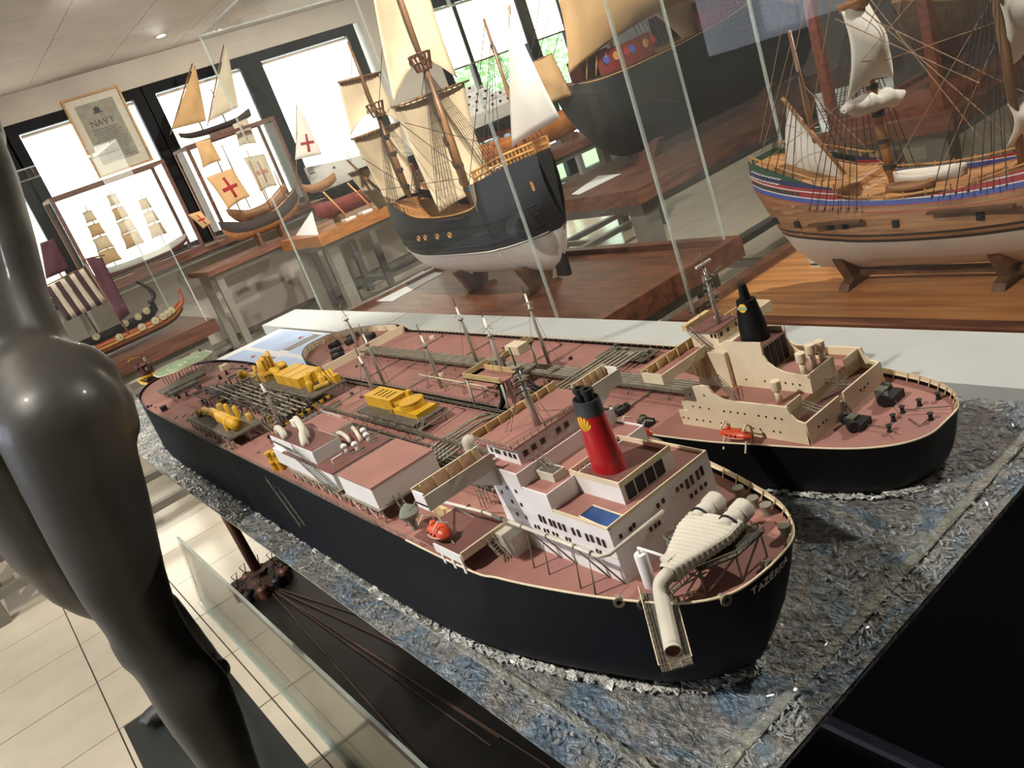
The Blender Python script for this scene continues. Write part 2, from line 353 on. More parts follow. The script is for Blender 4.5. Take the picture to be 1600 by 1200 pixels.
for _ in range(9000):   # pale flakes added over the crinkled film to give the sea glints
    x, y = rc.uniform(WX0+.004, WX1-.004), WY0+.006+(1.9*rc.random()**1.5)
    if (abs(x-.371) < .118 and .40 < y < 2.2) or (abs(x-.689) < .11 and .43 < y < 1.96): continue
    a = rc.gauss(.9, .7); L_, w_ = rc.uniform(.0012, .0045), rc.uniform(.0004, .0011); d = Vector((math.cos(a), math.sin(a), rc.uniform(-.25, .25)))*L_; s_ = Vector((-math.sin(a), math.cos(a), rc.uniform(-.8, .8)))*w_
    p = Vector((x, y, 1.0008+rc.uniform(0, .0012))); fl_.add([p-d-s_, p+d-s_, p+d+s_, p-d+s_], [(0, 1, 2, 3)])
stuff(fl_.build('film_crinkles', mat('film_glint', (150, 152, 152), .12, 0, .3, 60, coat=1.0), st))
MB().box(.305, .815, -.3, 2.62, .34, .36).build('seabed_board', m_seabed, st)
MB().box(.815, .845, -.9, 2.74, 0, .986).build('back_panel', m_blackp, st)
MB().box(.796, .815, -.9, 2.62, .36, .374).build('metal_angle', m_strip, st)
for y in (.1, 2.2): MB().box(.62, .70, y, y+.08, 0, .34).build('seabed_support', m_blackp, st)
for y in (.7, 1.5, 2.3):
    MB().extr([(.815, y, .988), (.815, y, .80), (.80, y, .80), (.62, y, .975), (.62, y, .988)], (0, .012, 0)).build('bracket', m_blackp, st)
# brown mooring lines over the seabed
cb = Vector((.385, 2.47, .362))
for q in [(470, 1200), (600, 1200), (760, 1160), (860, 1200), (700, 1100), (560, 960), (1150, 1250)]:
    e = onz(q[0], q[1], .3625); d = e-cb; e = cb+d*min(1.6, max(1, 1.2/d.length))
    e.x = min(.79, max(.31, e.x)); e.y = max(-.25, e.y)
    MB().tube([cb+Vector((0, 0, .002)), cb.lerp(e, .5), e], .0022, 5).build('mooring_line', m_line, st)
# low glass guard in front of the seabed
gg = thing('glass_guard', 'low clear glass guard panel standing on the tiles beside the statue', 'glass panel', (.278, 1.6, 0))
def skew(u0, z): return .300-.052*(z/.42)
MB().extr([(.278, 3.44, .012), (.278, -.4, .012), (.292, -.4, .42), (.292, 3.10, .42)], (.007, 0, 0)).build('pane', glass('guard_glass', (.95, .96, .94), 1.4, .05, (205, 200, 185)), gg)
MB().extr([(.291, -.4, .419), (.291, 3.10, .419), (.291, 3.10, .4225), (.291, -.4, .4225)], (.008, 0, 0)).build('polished_edge', m_edge, gg)
MB().box(.274, .290, -.4, 3.46, 0, .012).build('floor_channel', m_edge, gg)
# pale ledge behind the tanker
lg = thing('grey_ledge', 'long pale grey painted ledge running behind the big tanker model', 'ledge', (.94, 1.4, .96))
MB().box(.872, 1.012, -.9, 2.975, .965, 1.0).build('ledge_board', m_ledge, lg)
for y in (-.6, .6, 1.8, 2.9): MB().box(.88, 1.0, y, y+.05, 0, .965).build('post', m_blackp, lg)
for y in (1.62, 2.10): MB().box(.873, 1.011, y, y+.002, .9995, 1.0004).build('joint_line', m_steel, lg)
# leaflets lying at the bow end
def flat(poly, z, th=.0012): return MB().prism(poly, z, z+th)
po = thing('information_poster', 'white and pale blue information poster lying beside the tanker bow', 'poster', (.68, 2.4, 1.0))
m_posterblue = mat('poster_sky_blue', (176, 196, 224), .5, 0, .12, 8)
flat([(.505, 2.0), (.858, 2.0), (.858, 2.742), (.505, 2.742)], 1.0015).build('sheet', m_paper, po)
for (a, b_, c, d) in ((.56, .70, 2.06, 2.34), (.72, .85, 2.06, 2.34), (.56, .70, 2.42, 2.68), (.72, .85, 2.42, 2.68)): flat([(a, c), (b_, c), (b_, d), (a, d)], 1.0027, .0005).build('sky_photo', m_posterblue, po)
for (a, b_, c, d) in ((.565, .69, 2.35, 2.41), (.73, .84, 2.35, 2.41)): flat([(a, c), (b_, c), (b_, d), (a, d)], 1.0027, .0006).build('grey_text_block', mat('grey_text', (150, 150, 150), .6, 0, .5, 220, 0, 0, 0, (.2, 2, 1)), po)
for (a, c) in ((.66, 2.12), (.80, 2.44), (.66, 2.5)): MB().prism([(a, c), (a+.02, c+.005), (a+.012, c+.03)], 1.0033, 1.0039).build('red_mark', m_redp, po)
MB().box(.855, .858, 2.0, 2.742, 1.0027, 1.0035).build('black_border', m_ink, po)
# ------------------------------------------------------------------ tables and glass cases
def table(name, label, x0, x1, y0, y1, z, mt, th=.06, rim=True, leg=.05, mt2=None, group='display tables', legs=None, inset=.06):
    t = thing(name, label, 'table', ((x0+x1)/2, (y0+y1)/2, 0), group)
    if rim:
        MB().box(x0+.03, x1-.03, y0+.03, y1-.03, z-th+.01, z-.016).build('top_board', mt2 or mt, t)
        MB().box(x0, x0+.032, y0, y1, z-th, z).build('rim', mt, t); MB().box(x1-.032, x1, y0, y1, z-th, z).build('rim', mt, t)
        MB().box(x0+.032, x1-.032, y0, y0+.032, z-th, z).build('rim', mt, t); MB().box(x0+.032, x1-.032, y1-.032, y1, z-th, z).build('rim', mt, t)
    else: MB().box(x0, x1, y0, y1, z-th, z).build('top_board', mt, t)
    zt = z-th; a, b, c, d = x0+inset, x1-inset, y0+inset, y1-inset
    for X in (a, b-leg):
        for Y in (c, d-leg): MB().box(X, X+leg, Y, Y+leg, 0, zt-.05).build('leg', m_steel, t)
    for Y in (c, d-leg): MB().box(a, b, Y, Y+leg, zt-.05, zt).build('frame_rail', m_steel, t)
    for X in (a, b-leg): MB().box(X, X+leg, c+leg, d-leg, zt-.05, zt).build('frame_rail', m_steel, t)
    MB().box((a+b)/2-.02, (a+b)/2+.02, c+leg, d-leg, .12, .16).build('stretcher', m_steel, t)
    for X in (a, b-leg): MB().box(X+.005, X+leg-.005, c+leg, d-leg, .12, .16).build('stretcher', m_steel, t)
    for Y in (c, d-leg): MB().box(a+leg, b-leg, Y+.005, Y+leg-.005, .12, .16).build('stretcher', m_steel, t)
    return t
def case(label, x0, x1, y0, y1, z0, z1, e=.006, group='clear display cases', edge=None, name='glass_case'):
    t = thing(name, label, 'glass case', ((x0+x1)/2, (y0+y1)/2, z0), group); g = .005; em = edge or m_edge
    MB().box(x0, x0+g, y0+e, y1-e, z0, z1-e).build('pane', m_glass, t); MB().box(x1-g, x1, y0+e, y1-e, z0, z1-e).build('pane', m_glass, t)
    MB().box(x0+e, x1-e, y0, y0+g, z0, z1-e).build('pane', m_glass, t); MB().box(x0+e, x1-e, y1-g, y1, z0, z1-e).build('pane', m_glass, t)
    MB().box(x0+e, x1-e, y0+e, y1-e, z1-g, z1).build('top_pane', m_glass, t)
    for X in (x0, x1-e):
        for Y in (y0, y1-e): MB().box(X, X+e, Y, Y+e, z0, z1).build('corner_strip', em, t)
    for Y in (y0, y1-e): MB().box(x0+e, x1-e, Y, Y+e, z1-e, z1).build('top_strip', em, t)
    for X in (x0, x1-e): MB().box(X, X+e, y0+e, y1-e, z1-e, z1).build('top_strip', em, t)
    return t
TB = .884   # board level inside the rims
table('display_table', 'mahogany display table under the black-hulled galleon with white bottom', 1.08, 1.765, 1.53, 3.04, .9, m_mahox, mt2=m_mahox)
table('display_table', 'orange-striped teak display table under the multicoloured three-master', 1.225, 1.735, -.25, 1.32, .9, m_mahox, mt2=m_orange)
table('display_table', 'dark mahogany table carrying the huge black ship', 2.45, 4.6, 2.60, 3.50, .9, m_maho, .065, False, .09)
table('display_table', 'honey oak topped table with the dark red boat on it', 2.49, 3.95, 6.14, 6.98, .9, m_oak, .085, False, .09)
table('display_table', 'dark red-brown low table under the red-cross carrack by the window', 1.84, 3.05, 7.04, 7.66, .9, m_maho, .045, False, .06)
table('display_table', 'mahogany table under the two striped viking ships', -.5, 1.08, 4.39, 5.15, .9, m_maho, .07, False, .06)
table('display_table', 'mahogany table with white papers behind the multicoloured three-master', 2.85, 4.5, 1.48, 2.02, .9, m_mahox, .06, False, .08)
table('display_table', 'long narrow table under the grey and black naval ship', 3.45, 6.4, 7.36, 8.05, .93, m_maho, .05, False, .06)
table('display_table', 'table under the orange open galley far behind the black galleon', 3.3, 4.9, 4.85, 5.45, .9, m_maho, .05, False, .07)
table('display_table', 'narrow shelf table against the window sill holding the wood-framed cases', .9, 3.4, 7.74, 8.22, 1.045, m_maho, .045, False, .05)
case('clear glass case around the black-hulled galleon', 1.112, 1.74, 1.563, 3.007, TB, 1.972)
case('clear glass case around the multicoloured three-master', 1.268, 1.70, -.217, 1.287, TB, 1.972)
case('clear glass case around the two viking ships', -.44, 1.05, 4.43, 5.11, .9, 1.86)
def framed(label, x0, x1, y0, y1, z0, z1, mt, e=.028):
    t = thing('wood_framed_case', label, 'display case', ((x0+x1)/2, (y0+y1)/2, z0), 'wood-framed cases')
    for X in (x0, x1-e):
        for Y in (y0, y1-e): MB().box(X, X+e, Y, Y+e, z0, z1).build('post', mt, t)
    for zz in (z0, z1-e):
        for Y in (y0, y1-e): MB().box(x0+e, x1-e, Y, Y+e, zz, zz+e).build('frame_rail', mt, t)
        for X in (x0, x1-e): MB().box(X, X+e, y0+e, y1-e, zz, zz+e).build('frame_rail', mt, t)
    MB().box(x0+e, x1-e, y0+.01, y0+.014, z0+e, z1-e).build('pane', m_glass, t); MB().box(x0+e, x1-e, y1-.014, y1-.01, z0+e, z1-e).build('pane', m_glass, t)
    MB().box(x0+.01, x0+.014, y0+e, y1-e, z0+e, z1-e).build('pane', m_glass, t); MB().box(x1-.014, x1-.01, y0+e, y1-e, z0+e, z1-e).build('pane', m_glass, t)
    MB().box(x0+e, x1-e, y0+e, y1-e, z1-.014, z1-.01).build('top_pane', m_glass, t)
    MB().box(x0+e, x1-e, y0+e, y1-e, z0+.004, z0+.014).build('base_board', mt, t)
    return t
framed('dark-framed case holding the pale many-sailed clipper beneath the framed notice', 1.14, 2.12, 7.76, 8.19, 1.045, 1.86, m_maho)
framed('dark-framed case beneath the lateen-rigged dhow', 2.34, 3.22, 7.76, 8.19, 1.045, 1.90, m_maho)
framed('tall reddish-brown framed case standing on the paper-strewn table', 2.90, 4.4, 1.53, 1.97, .9, 2.1, wood('red_wood_frame', (92, 44, 24), (132, 70, 42), 4), .034)
# papers
def paper(label, pts, z, lines=0):
    P = [onz(a, b, z) for a, b in pts]; c = sum(P, Vector())/len(P); t = thing('paper_sheet', label, 'paper', (c.x, c.y, z), 'papers on the tables')
    MB().prism([(p.x, p.y) for p in P], z+.0006, z+.0016).build('sheet', m_paper, t)
    for k in range(lines):
        a = .16+.7*k/max(1, lines); q0, q1 = P[0].lerp(P[3], a), P[1].lerp(P[2], a); s, e = q0.lerp(q1, .1), q0.lerp(q1, random.uniform(.55, .9)); d = (P[3]-P[0])*.018
        MB().prism([(s.x, s.y), (e.x, e.y), ((e+d).x, (e+d).y), ((s+d).x, (s+d).y)], z+.0016, z+.002).build('text_line', m_ink, t)
paper('long white paper strip beside the bow of the black galleon', [(578, 471), (660, 424), (692, 427), (613, 471)], TB)
paper('blank white sheet at the left end of the dark table under the huge black ship', [(893, 304), (935, 275), (970, 272), (905, 304)], .9)
paper('printed white sheet on the table behind the multicoloured three-master, left one', [(1272, 148), (1332, 133), (1345, 195), (1283, 208)], .9, 9)
paper('printed white sheet with an anchor mark behind the multicoloured three-master', [(1338, 132), (1395, 120), (1404, 186), (1350, 196)], .9, 9)
# ------------------------------------------------------------------ ship model materials
m_hullF = mat('navy_black_hull_paint', (14, 18, 24), .6, 0, .12, 6, .05, 90, spec=.12)
m_hullT = mat('black_hull_paint', (13, 12, 11), .5, 0, .12, 6, .05, 90, spec=.25)
m_deck = mat('red_oxide_deck', (156, 108, 97), .6, 0, .08, 25, .1, 300)
m_deckd = mat('brown_roof_paint', (112, 72, 64), .6, 0, .08, 25)
m_white = mat('white_model_paint', (230, 226, 222), .5, 0, .04, 25)
m_grime = mat('weathered_white_paint', (206, 198, 180), .55, 0, .10, 18)
m_cream = mat('cream_model_paint', (222, 204, 172), .5, 0, .06, 25)
m_creamd = mat('ochre_cream_paint', (206, 180, 128), .55, 0, .12, 40)
m_gy = mat('grey_model_metal', (142, 134, 116), .5, .1, .2, 60)
m_gyd = mat('dark_grey_grating', (98, 92, 80), .6, .1, .3, 220)
m_dpipe = mat('dark_pipe_metal', (74, 68, 58), .55, .1, .2, 60)
m_silver = mat('silver_mast', (190, 184, 172), .35, .5, .1, 60)
m_yel = mat('yellow_plant_paint', (206, 158, 40), .45, 0, .10, 40)
m_yeld = mat('aged_yellow_paint', (176, 140, 58), .5, 0, .2, 50)
m_pane = mat('dark_red_brown_pane', (44, 26, 26), .3, 0, .2, 60)
m_pit = mat('black_void', (10, 9, 9), .6)
m_blk = mat('black_rubber', (24, 23, 23), .55, 0, .2, 60)
m_red = mat('red_funnel_paint', (176, 24, 30), .32, 0, .05, 30, 0, 0, .2)
m_fcap = mat('charcoal_funnel_cap', (58, 58, 60), .5, 0, .1, 30)
m_logo = mat('emblem_yellow', (226, 176, 40), .5, 0, .05, 40)
m_lifeb = mat('orange_lifeboat', (206, 74, 36), .4, 0, .08, 40)
m_blue = mat('blue_pool', (38, 74, 130), .4, 0, .25, 90)
m_green = mat('helideck_green', (138, 162, 124), .6, 0, .06, 30)
m_dkred = mat('dark_red_buoy', (92, 26, 24), .5, 0, .2, 40)
m_brown = mat('brown_steel_pipe', (98, 58, 40), .5, 0, .15, 30)
def pl(ps, k): return ps[k]
def cat(ps, n):   # resample polyline with catmull-rom
    out = []; m = len(ps)-1
    for i in range(n+1):
        u = i/n*m; k = min(int(u), m-1); t = u-k
        p0, p1, p2, p3 = ps[max(k-1, 0)], ps[k], ps[k+1], ps[min(k+2, m)]
        out.append(tuple(.5*((2*b)+(-a+c)*t+(2*a-5*b+4*c-d)*t*t+(-a+3*b-3*c+d)*t**3) for a, b, c, d in zip(p0, p1, p2, p3)))
    return out
def steel_hull(ship, cx, wl, dk, z0, zd, mt, lipm, lip=.006, n=80, pw=.28, zfun=None):
    A, B = cat(wl, n), cat(dk, n); zt = zfun or (lambda y: zd+lip)
    lev = [0, .03, .08, .16, .3, .5, .75, 1.0]
    def pt(i, t, side):
        e = t**pw; w_ = max(0, A[i][0]*(1-e)+B[i][0]*e); y = A[i][1]*(1-e)+B[i][1]*e
        return Vector((cx+side*w_, y, z0+(zt(B[i][1])-z0)*t))
    loop = [(i, -1) for i in range(n+1)]+[(i, 1) for i in range(n-1, 0, -1)]
    hb = MB(); m_ = len(loop)
    vs = [pt(i, t, s) for t in lev for i, s in loop]
    fs = [(a*m_+k, (a+1)*m_+k, (a+1)*m_+(k+1) % m_, a*m_+(k+1) % m_) for a in range(len(lev)-1) for k in range(m_)]
    hb.add(vs, fs, True); hull = hb.build('hull', mt, ship)
    top = [pt(i, 1, s) for i, s in loop]
    aft = [p+Vector((0, 0, .0004)) for p in top[:n+1] if p.y < .76][::-1]+[p+Vector((0, 0, .0004)) for p in top[n+1:][::-1] if p.y < .76]
    fwd = [p for p in top if p.y >= .76]
    MB().tube(aft, .0011, 5).build('gunwale_strip', lipm, ship); MB().tube(fwd, .0008, 5).build('gunwale_strip', m_gyd, ship)
    ym_ = sum(p.y for p in top)/len(top); poly = [(p.x*.985+cx*.015, p.y+(.0016 if p.y < ym_ else -.0016)) for p in top]
    MB().prism(poly, zd-.0015, zd).build('main_deck', m_deck, ship)
    return hull, top
def railing(ship, pts, h=.008, step=.012, name='railing', mt=None, r=.00035):
    g = MB(); pts = [Vector(p) for p in pts]
    for k in (1, .55): g.tube([p+Vector((0, 0, h*k)) for p in pts], r, 4, False)
    for a, b in zip(pts, pts[1:]):
        q = max(1, int((b-a).length/step))
        for i in range(q+1): p = a.lerp(b, i/q); g.bar(p, p+Vector((0, 0, h)), r)
    return g.build(name, mt or m_gy, ship)
def platform(ship, x0, x1, y0, y1, z, zd, th=.0025, mt=None, legs=None, rail=True, pname='platform'):
    p = MB().box(x0, x1, y0, y1, z-th, z).build(pname, mt or m_gyd, ship)
    nxl, nyl = legs or (2, max(2, int((y1-y0)/.03)))
    for i in range(nxl):
        for j in range(nyl):
            x = x0+.002+(x1-x0-.004)*i/max(1, nxl-1); y = y0+.002+(y1-y0-.004)*j/max(1, nyl-1)
            g = MB().tube([(x, y, zd), (x, y, z-th)], .0009, 5)
            if j+1 < nyl:
                y2 = y0+.002+(y1-y0-.004)*(j+1)/(nyl-1); g.tube([(x, y, z-th), (x, (y+y2)/2, zd), (x, y2, z-th)], .0006, 4)
            g.build('leg', m_gy, p)
    if rail: railing(p, [(x0, y0, z), (x1, y0, z), (x1, y1, z), (x0, y1, z), (x0, y0, z)], .005, .01, mt=m_gy)
    return p
def stair(ship, a, b, w_, mt=None):   # inclined ladder with treads between two points
    a, b = Vector(a), Vector(b); d = b-a; s = Vector((0, 0, 1)).cross(d); s = (s.normalized() if s.length > 1e-6 else Vector((1, 0, 0)))*w_/2
    g = MB(); g.bar(a-s, b-s, .0006); g.bar(a+s, b+s, .0006); up = Vector((0, 0, .005))
    g.bar(a-s+up, b-s+up, .0004); g.bar(a+s+up, b+s+up, .0004)
    n = max(3, int(d.length/.003))
    for i in range(1, n): p = a+d*(i/n); g.bar(p-s, p+s, .0005)
    for q in (0, .5, 1): p = a+d*q; g.bar(p-s, p-s+up, .0004); g.bar(p+s, p+s+up, .0004)
    return g.build('ladder', mt or m_gy, ship)
def house(ship, x0, x1, y0, y1, z0, z1, mt, roof, name='deckhouse', lip=.0022, rm=None):
    o = MB().box(x0, x1, y0, y1, z0, z1).build(name, mt, ship)
    MB().box(x0+.001, x1-.001, y0+.001, y1-.001, z1, z1+.0006).build('roof_deck', roof, o)
    if lip:
        g = MB(); e = .0012
        g.box(x0, x0+e, y0, y1, z1, z1+lip); g.box(x1-e, x1, y0, y1, z1, z1+lip); g.box(x0+e, x1-e, y0, y0+e, z1, z1+lip); g.box(x0+e, x1-e, y1-e, y1, z1, z1+lip)
        g.build('parapet', rm or mt, o)
    return o
def pane_mesh(w_, h, ax, mt): # ax 'x' -> lies on an x plane
    g = MB(); t = .0005
    g.box(-t, t, -w_/2, w_/2, -h/2, h/2) if ax == 'x' else g.box(-w_/2, w_/2, -t, t, -h/2, h/2)
    return g.mesh('window_pane', mt, Vector((0, 0, 0)))
def crop(ox, oy, s): return lambda x, y: (ox+x/s, oy+y/s)
c1, c2, c3 = crop(200, 450, 5.3333), crop(380, 520, 5.3333), crop(600, 500, 5.3333)
c4, c5, c6 = crop(400, 620, 5.3333), crop(640, 640, 5.3333), crop(840, 580, 5.3333)
c7, c8, c0 = crop(700, 760, 5.3333), crop(960, 740, 3.693), crop(0, 560, 3.53)
sT, mT, tT = crop(1200, 500, 5), crop(1000, 560, 5.3333), crop(980, 380, 5.3333)
from mathutils.bvhtree import BVHTree
def hit(o, px, py):
    me = o.data; off = ORG[o.name]
    bv = BVHTree.FromPolygons([v.co+off for v in me.vertices], [tuple(p.vertices) for p in me.polygons])
    loc, nrm, i, d = bv.ray_cast(EYE, ray(px, py).normalized())
    if loc is None: return None, None
    if nrm.dot(loc-EYE) > 0: nrm = -nrm
    return loc, nrm
def letter_mesh(ch, size, th, mt):
    cu = bpy.data.curves.new('lettering', 'FONT'); cu.body = ch; cu.size = size; cu.extrude = th; cu.align_x = 'CENTER'; cu.align_y = 'CENTER'
    ob = bpy.data.objects.new('lettering_tmp', cu); COL.objects.link(ob); bpy.context.view_layer.update()
    me = bpy.data.meshes.new_from_object(ob.evaluated_get(bpy.context.evaluated_depsgraph_get())); bpy.data.objects.remove(ob); bpy.data.curves.remove(cu)
    me.materials.clear(); me.materials.append(mt); me.name = 'letter_'+ch.lower(); return me
def place_text(parent, me, pos, nrm, right, name='letter'):
    nrm = nrm.normalized(); right = (right-nrm*right.dot(nrm)).normalized(); upv = nrm.cross(right)
    o = bpy.data.objects.new(name, me); COL.objects.link(o); o.parent = parent
    M_ = Matrix((right, upv, nrm)).transposed().to_4x4(); M_.translation = pos-ORG[parent.name]; o.matrix_local = M_; return o
# ================================================================== storage ship with yellow plant
D = 1.118; FX = .371
F = thing('storage_ship_model', 'black-hulled storage ship model with red funnel, white deckhouses and yellow process plant', 'ship model', (FX, 1.29, 1.0))
WL = [(0, .465), (.03, .50), (.05, .54), (.07, .60), (.09, .66), (.105, .73), (.117, .85), (.119, 1.0), (.119, 1.4), (.118, 1.8), (.112, 1.98), (.098, 2.09), (.07, 2.16), (.035, 2.19), (0, 2.2)]
DK = [(0, .370), (.036, .3755), (.063, .402), (.082, .449), (.098, .505), (.112, .57), (.119, .64), (.119, 1.0), (.119, 1.4), (.118, 1.8), (.113, 1.95), (.10, 2.07), (.075, 2.15), (.04, 2.2), (0, 2.213)]
hullF, topF = steel_hull(F, FX, WL, DK, .9995, D, m_hullF, m_cream, .004)
for ch, x, y in (('T', 805, 675), ('A', 845, 650), ('Z', 875, 620), ('E', 905, 590), ('R', 935, 565), ('K', 960, 535), ('A', 985, 500)):
    p, n_ = hit(hullF, *c8(x, y))
    if p is None: continue
    q, _ = hit(hullF, *c8(x+22, y-22)); rt = (q-p) if q else Vector((1, 0, 0)); rt.z *= .2
    place_text(F, letter_mesh(ch, .0098, .0003, m_white), p+n_*.0003, n_, rt)
# accommodation block at the stern
NX, FXX, SY = .309, .428, .462
b1 = house(F, NX, FXX, SY, .612, D, 1.168, m_white, m_deck, 'accommodation_block', .003, m_cream)
b2 = house(F, NX-.0003, FXX+.0003, .530, .612, 1.168, 1.183, m_white, m_deck, 'upper_block')
b3 = house(F, NX-.0006, FXX+.0006, .565, .614, 1.183, 1.196, m_white, m_deck, 'bridge_block')
wh = house(F, .323, .419, .576, .616, 1.196, 1.2135, m_white, m_deck, 'wheelhouse', 0)
MB().box(.319, .423, .574, .636, 1.2135, 1.2148).build('roof_slab', m_deck, wh)
MB().box(.319, .423, .6345, .636, 1.2135, 1.222).build('front_bulwark', m_creamd, wh)
for x in (.334, .350, .366, .382, .398, .412): MB().box(x, x+.001, .632, .6345, 1.2148, 1.2215).build('bulwark_stay', m_creamd, wh)
railing(wh, [(.319, .634, 1.2148), (.319, .576, 1.2148), (.423, .576, 1.2148)], .004, .008)
for x in (.328, .414): MB().box(x, x+.003, .624, .634, 1.196, 1.2135).build('roof_post', m_white, wh)
for (a, b_) in ((.236, NX), (FXX, .473)):
    g = MB().box(a, b_, .596, .616, 1.2025, 1.2045).build('bridge_wing', m_deck, F)
    MB().box(a, b_, .6148, .6165, 1.199, 1.2175).build('wing_bulwark', m_cream, g); MB().box(a, b_, .5955, .5972, 1.199, 1.2135).build('wing_bulwark', m_grime, g)
    e = a if a < .3 else b_-.0015
    MB().box(e, e+.0015, .5972, .6148, 1.199, 1.2155).build('wing_end', m_white, g)
    for k in range(5): x = a+(b_-a)*(k+.5)/5; MB().box(x, x+.0008, .6125, .6148, 1.2045, 1.2165).build('stay', m_creamd, g)
    s = -1 if a < .3 else 1; w0 = NX if s < 0 else FXX
    MB().extr([(w0, .5965, 1.2025), (w0+s*.035, .5965, 1.2025), (w0, .5965, 1.18)], (0, .0012, 0)).build('wing_bracket', m_white, g)
# windows
tall, small, sq = pane_mesh(.0030, .0070, 'x', m_pane), pane_mesh(.0024, .0036, 'x', m_pane), pane_mesh(.0026, .0034, 'x', m_pane)
for x, y in ((770, 265), (803, 280), (855, 300), (888, 315), (930, 330), (970, 345), (1045, 375), (1090, 390), (1160, 425), (1200, 435), (1255, 455), (1300, 475)): inst('window_pane', tall, onx(*c7(x, y), NX-.0002), b1)
for x, y in ((730, 333), (758, 340), (808, 365), (835, 372), (880, 392), (912, 405), (990, 436), (1018, 445), (1245, 537), (1275, 550)): inst('window_pane', small, onx(*c7(x, y), NX-.0002), b1)
for x, y in ((665, 650), (770, 685), (812, 650), (888, 680), (755, 775), (855, 765), (932, 792), (898, 870), (972, 898)):
    p = onx(*c5(x, y), NX-.0002); inst('window_pane', sq, p, b3 if p.z > 1.183 else b2 if p.z > 1.168 else b1)
tallY, smallY = pane_mesh(.0032, .0085, 'y', m_pane), pane_mesh(.0028, .0038, 'y', m_pane)
for x, y in ((1248, 940), (1285, 905), (1333, 865), (1368, 830)): inst('window_pane', tallY, ony(*c6(x, y), SY-.0002), b1)
for x, y in ((1165, 985), (1200, 955), (1283, 1040), (1318, 1010), (1363, 970), (1400, 940), (1003, 1120), (1047, 1080)): inst('window_pane', smallY, ony(*c6(x, y), SY-.0002), b1)
for x, y in ((37, 362), (93, 320), (113, 298), (210, 320), (237, 300), (258, 285), (445, 128), (470, 108)): inst('window_pane', smallY, ony(*c8(x, y), SY-.0002), b1)
whp = pane_mesh(.0052, .0050, 'y', m_pane)
for x, y in ((967, 362), (1037, 312), (1110, 262), (1240, 170), (1307, 125)): inst('window_pane', whp, ony(*c5(x, y), .576-.0002), wh)
whx = pane_mesh(.0034, .0042, 'x', m_pane)
for x, y in ((795, 365), (838, 378), (876, 390), (722, 345), (745, 352), (685, 335)): inst('window_pane', whx, onx(*c5(x, y), .323-.0002), wh)
MB().box(NX-.0006, NX, .462, .60, 1.1420, 1.1427).build('rubbing_band', m_grime, b1)
# funnel and its casing
cs = house(F, .341, .402, .474, .536, 1.168, 1.184, m_white, m_deckd, 'funnel_casing', .005, m_cream)
for k in range(4): x = .3455+k*.0115; MB().box(x, x+.0095, .4732, .4744, 1.1705, 1.1835).build('louvre', m_pit, cs)
house(F, .327, .341, .540, .563, 1.183, 1.1905, m_grime, m_gyd, 'vent_house', .001)
fu = MB().lathe((.362, .508, 1.1842), [(.0170, 0), (.0160, .02), (.0138, .053)], 28, sx=.72).build('funnel', m_red, F)
MB().lathe((.362, .508, 1.2372), [(.0139, 0), (.0132, .013), (.0120, .0132), (.0115, .009)], 28, sx=.74).build('funnel_cap', m_fcap, fu)
for dy in (-.005, .005): MB().lathe((.362, .508+dy, 1.247), [(.0042, 0), (.0042, .008), (.0054, .0085), (.0054, .012), (.003, .0122), (.003, .008)], 12).build('exhaust_pipe', m_blk, fu)
p, n_ = hit(fu, *c6(372, 425))
if p is None: p, n_ = Vector((.3505, .512, 1.222)), Vector((-1, -.3, 0))
n_ = (n_+Vector((0, 0, .05))).normalized(); rt = Vector((0, 0, 1)).cross(n_).normalized(); upv = n_.cross(rt)
def onfun(a, b_, l): # emblem coordinates wrapped on the funnel skin
    q = p+rt*a+upv*b_; d = Vector((q.x-.362, q.y-.508)); zz = min(max((q.z-1.1842)/.053, 0), 1); R = .0166-.0029*zz
    k = R/math.sqrt((d.x/.72)**2+d.y**2); return Vector((.362+d.x*k, .508+d.y*k, q.z))+n_*l
for k in range(7):
    a0, a1 = math.radians(-66+k*18.8), math.radians(-66+(k+1)*18.8); am = (a0+a1)/2
    R = .0105+.0036*math.cos(am); base = (0, -.0100)
    f_ = lambda an, r_: (base[0]+math.sin(an)*r_*.92, base[1]+math.cos(an)*r_)
    pts = [f_(am, .0015), f_(a1-.03, R*.88), f_(a1-.06, R), f_(am, R*1.09), f_(a0+.06, R), f_(a0+.03, R*.88)]
    MB().extr([onfun(x, y, .00005) for x, y in pts], n_*.0005).build('emblem_ray', m_logo, fu)
# pool, pipe on A-frames along the port side
hp = [onz(*c7(x, y), 1.168) for x, y in ((1100, 265), (1215, 175), (1470, 265), (1335, 375))]
MB().prism([(q.x, q.y) for q in hp], 1.1686, 1.1698).build('swimming_pool', m_blue, F)
MB().tube([q+Vector((0, 0, .002)) for q in hp], .0009, 4, False, True).build('pool_coaming', m_cream, F)
pz = 1.1565; px_ = .2925
MB().tube([(px_-.004, .70, pz-.004), (px_, .62, pz), (px_, .50, pz), (px_, .462, pz-.001), (px_+.006, .4555, pz-.001), (.36, .4555, pz-.001)], .0016, 8).build('side_pipe', m_grime, F)
for y in (.645, .62, .59, .56, .525, .49, .47): MB().tube([(px_, y-.0008, pz), (px_, y+.0008, pz)], .0022, 8).build('pipe_flange', m_gy, F)
for y in (.556, .535, .494, .476): MB().tube([(.287, y, D), (px_, y-.002, pz), (.308, y-.013, D+.001)], .0009, 5).build('pipe_support', m_gy, F)
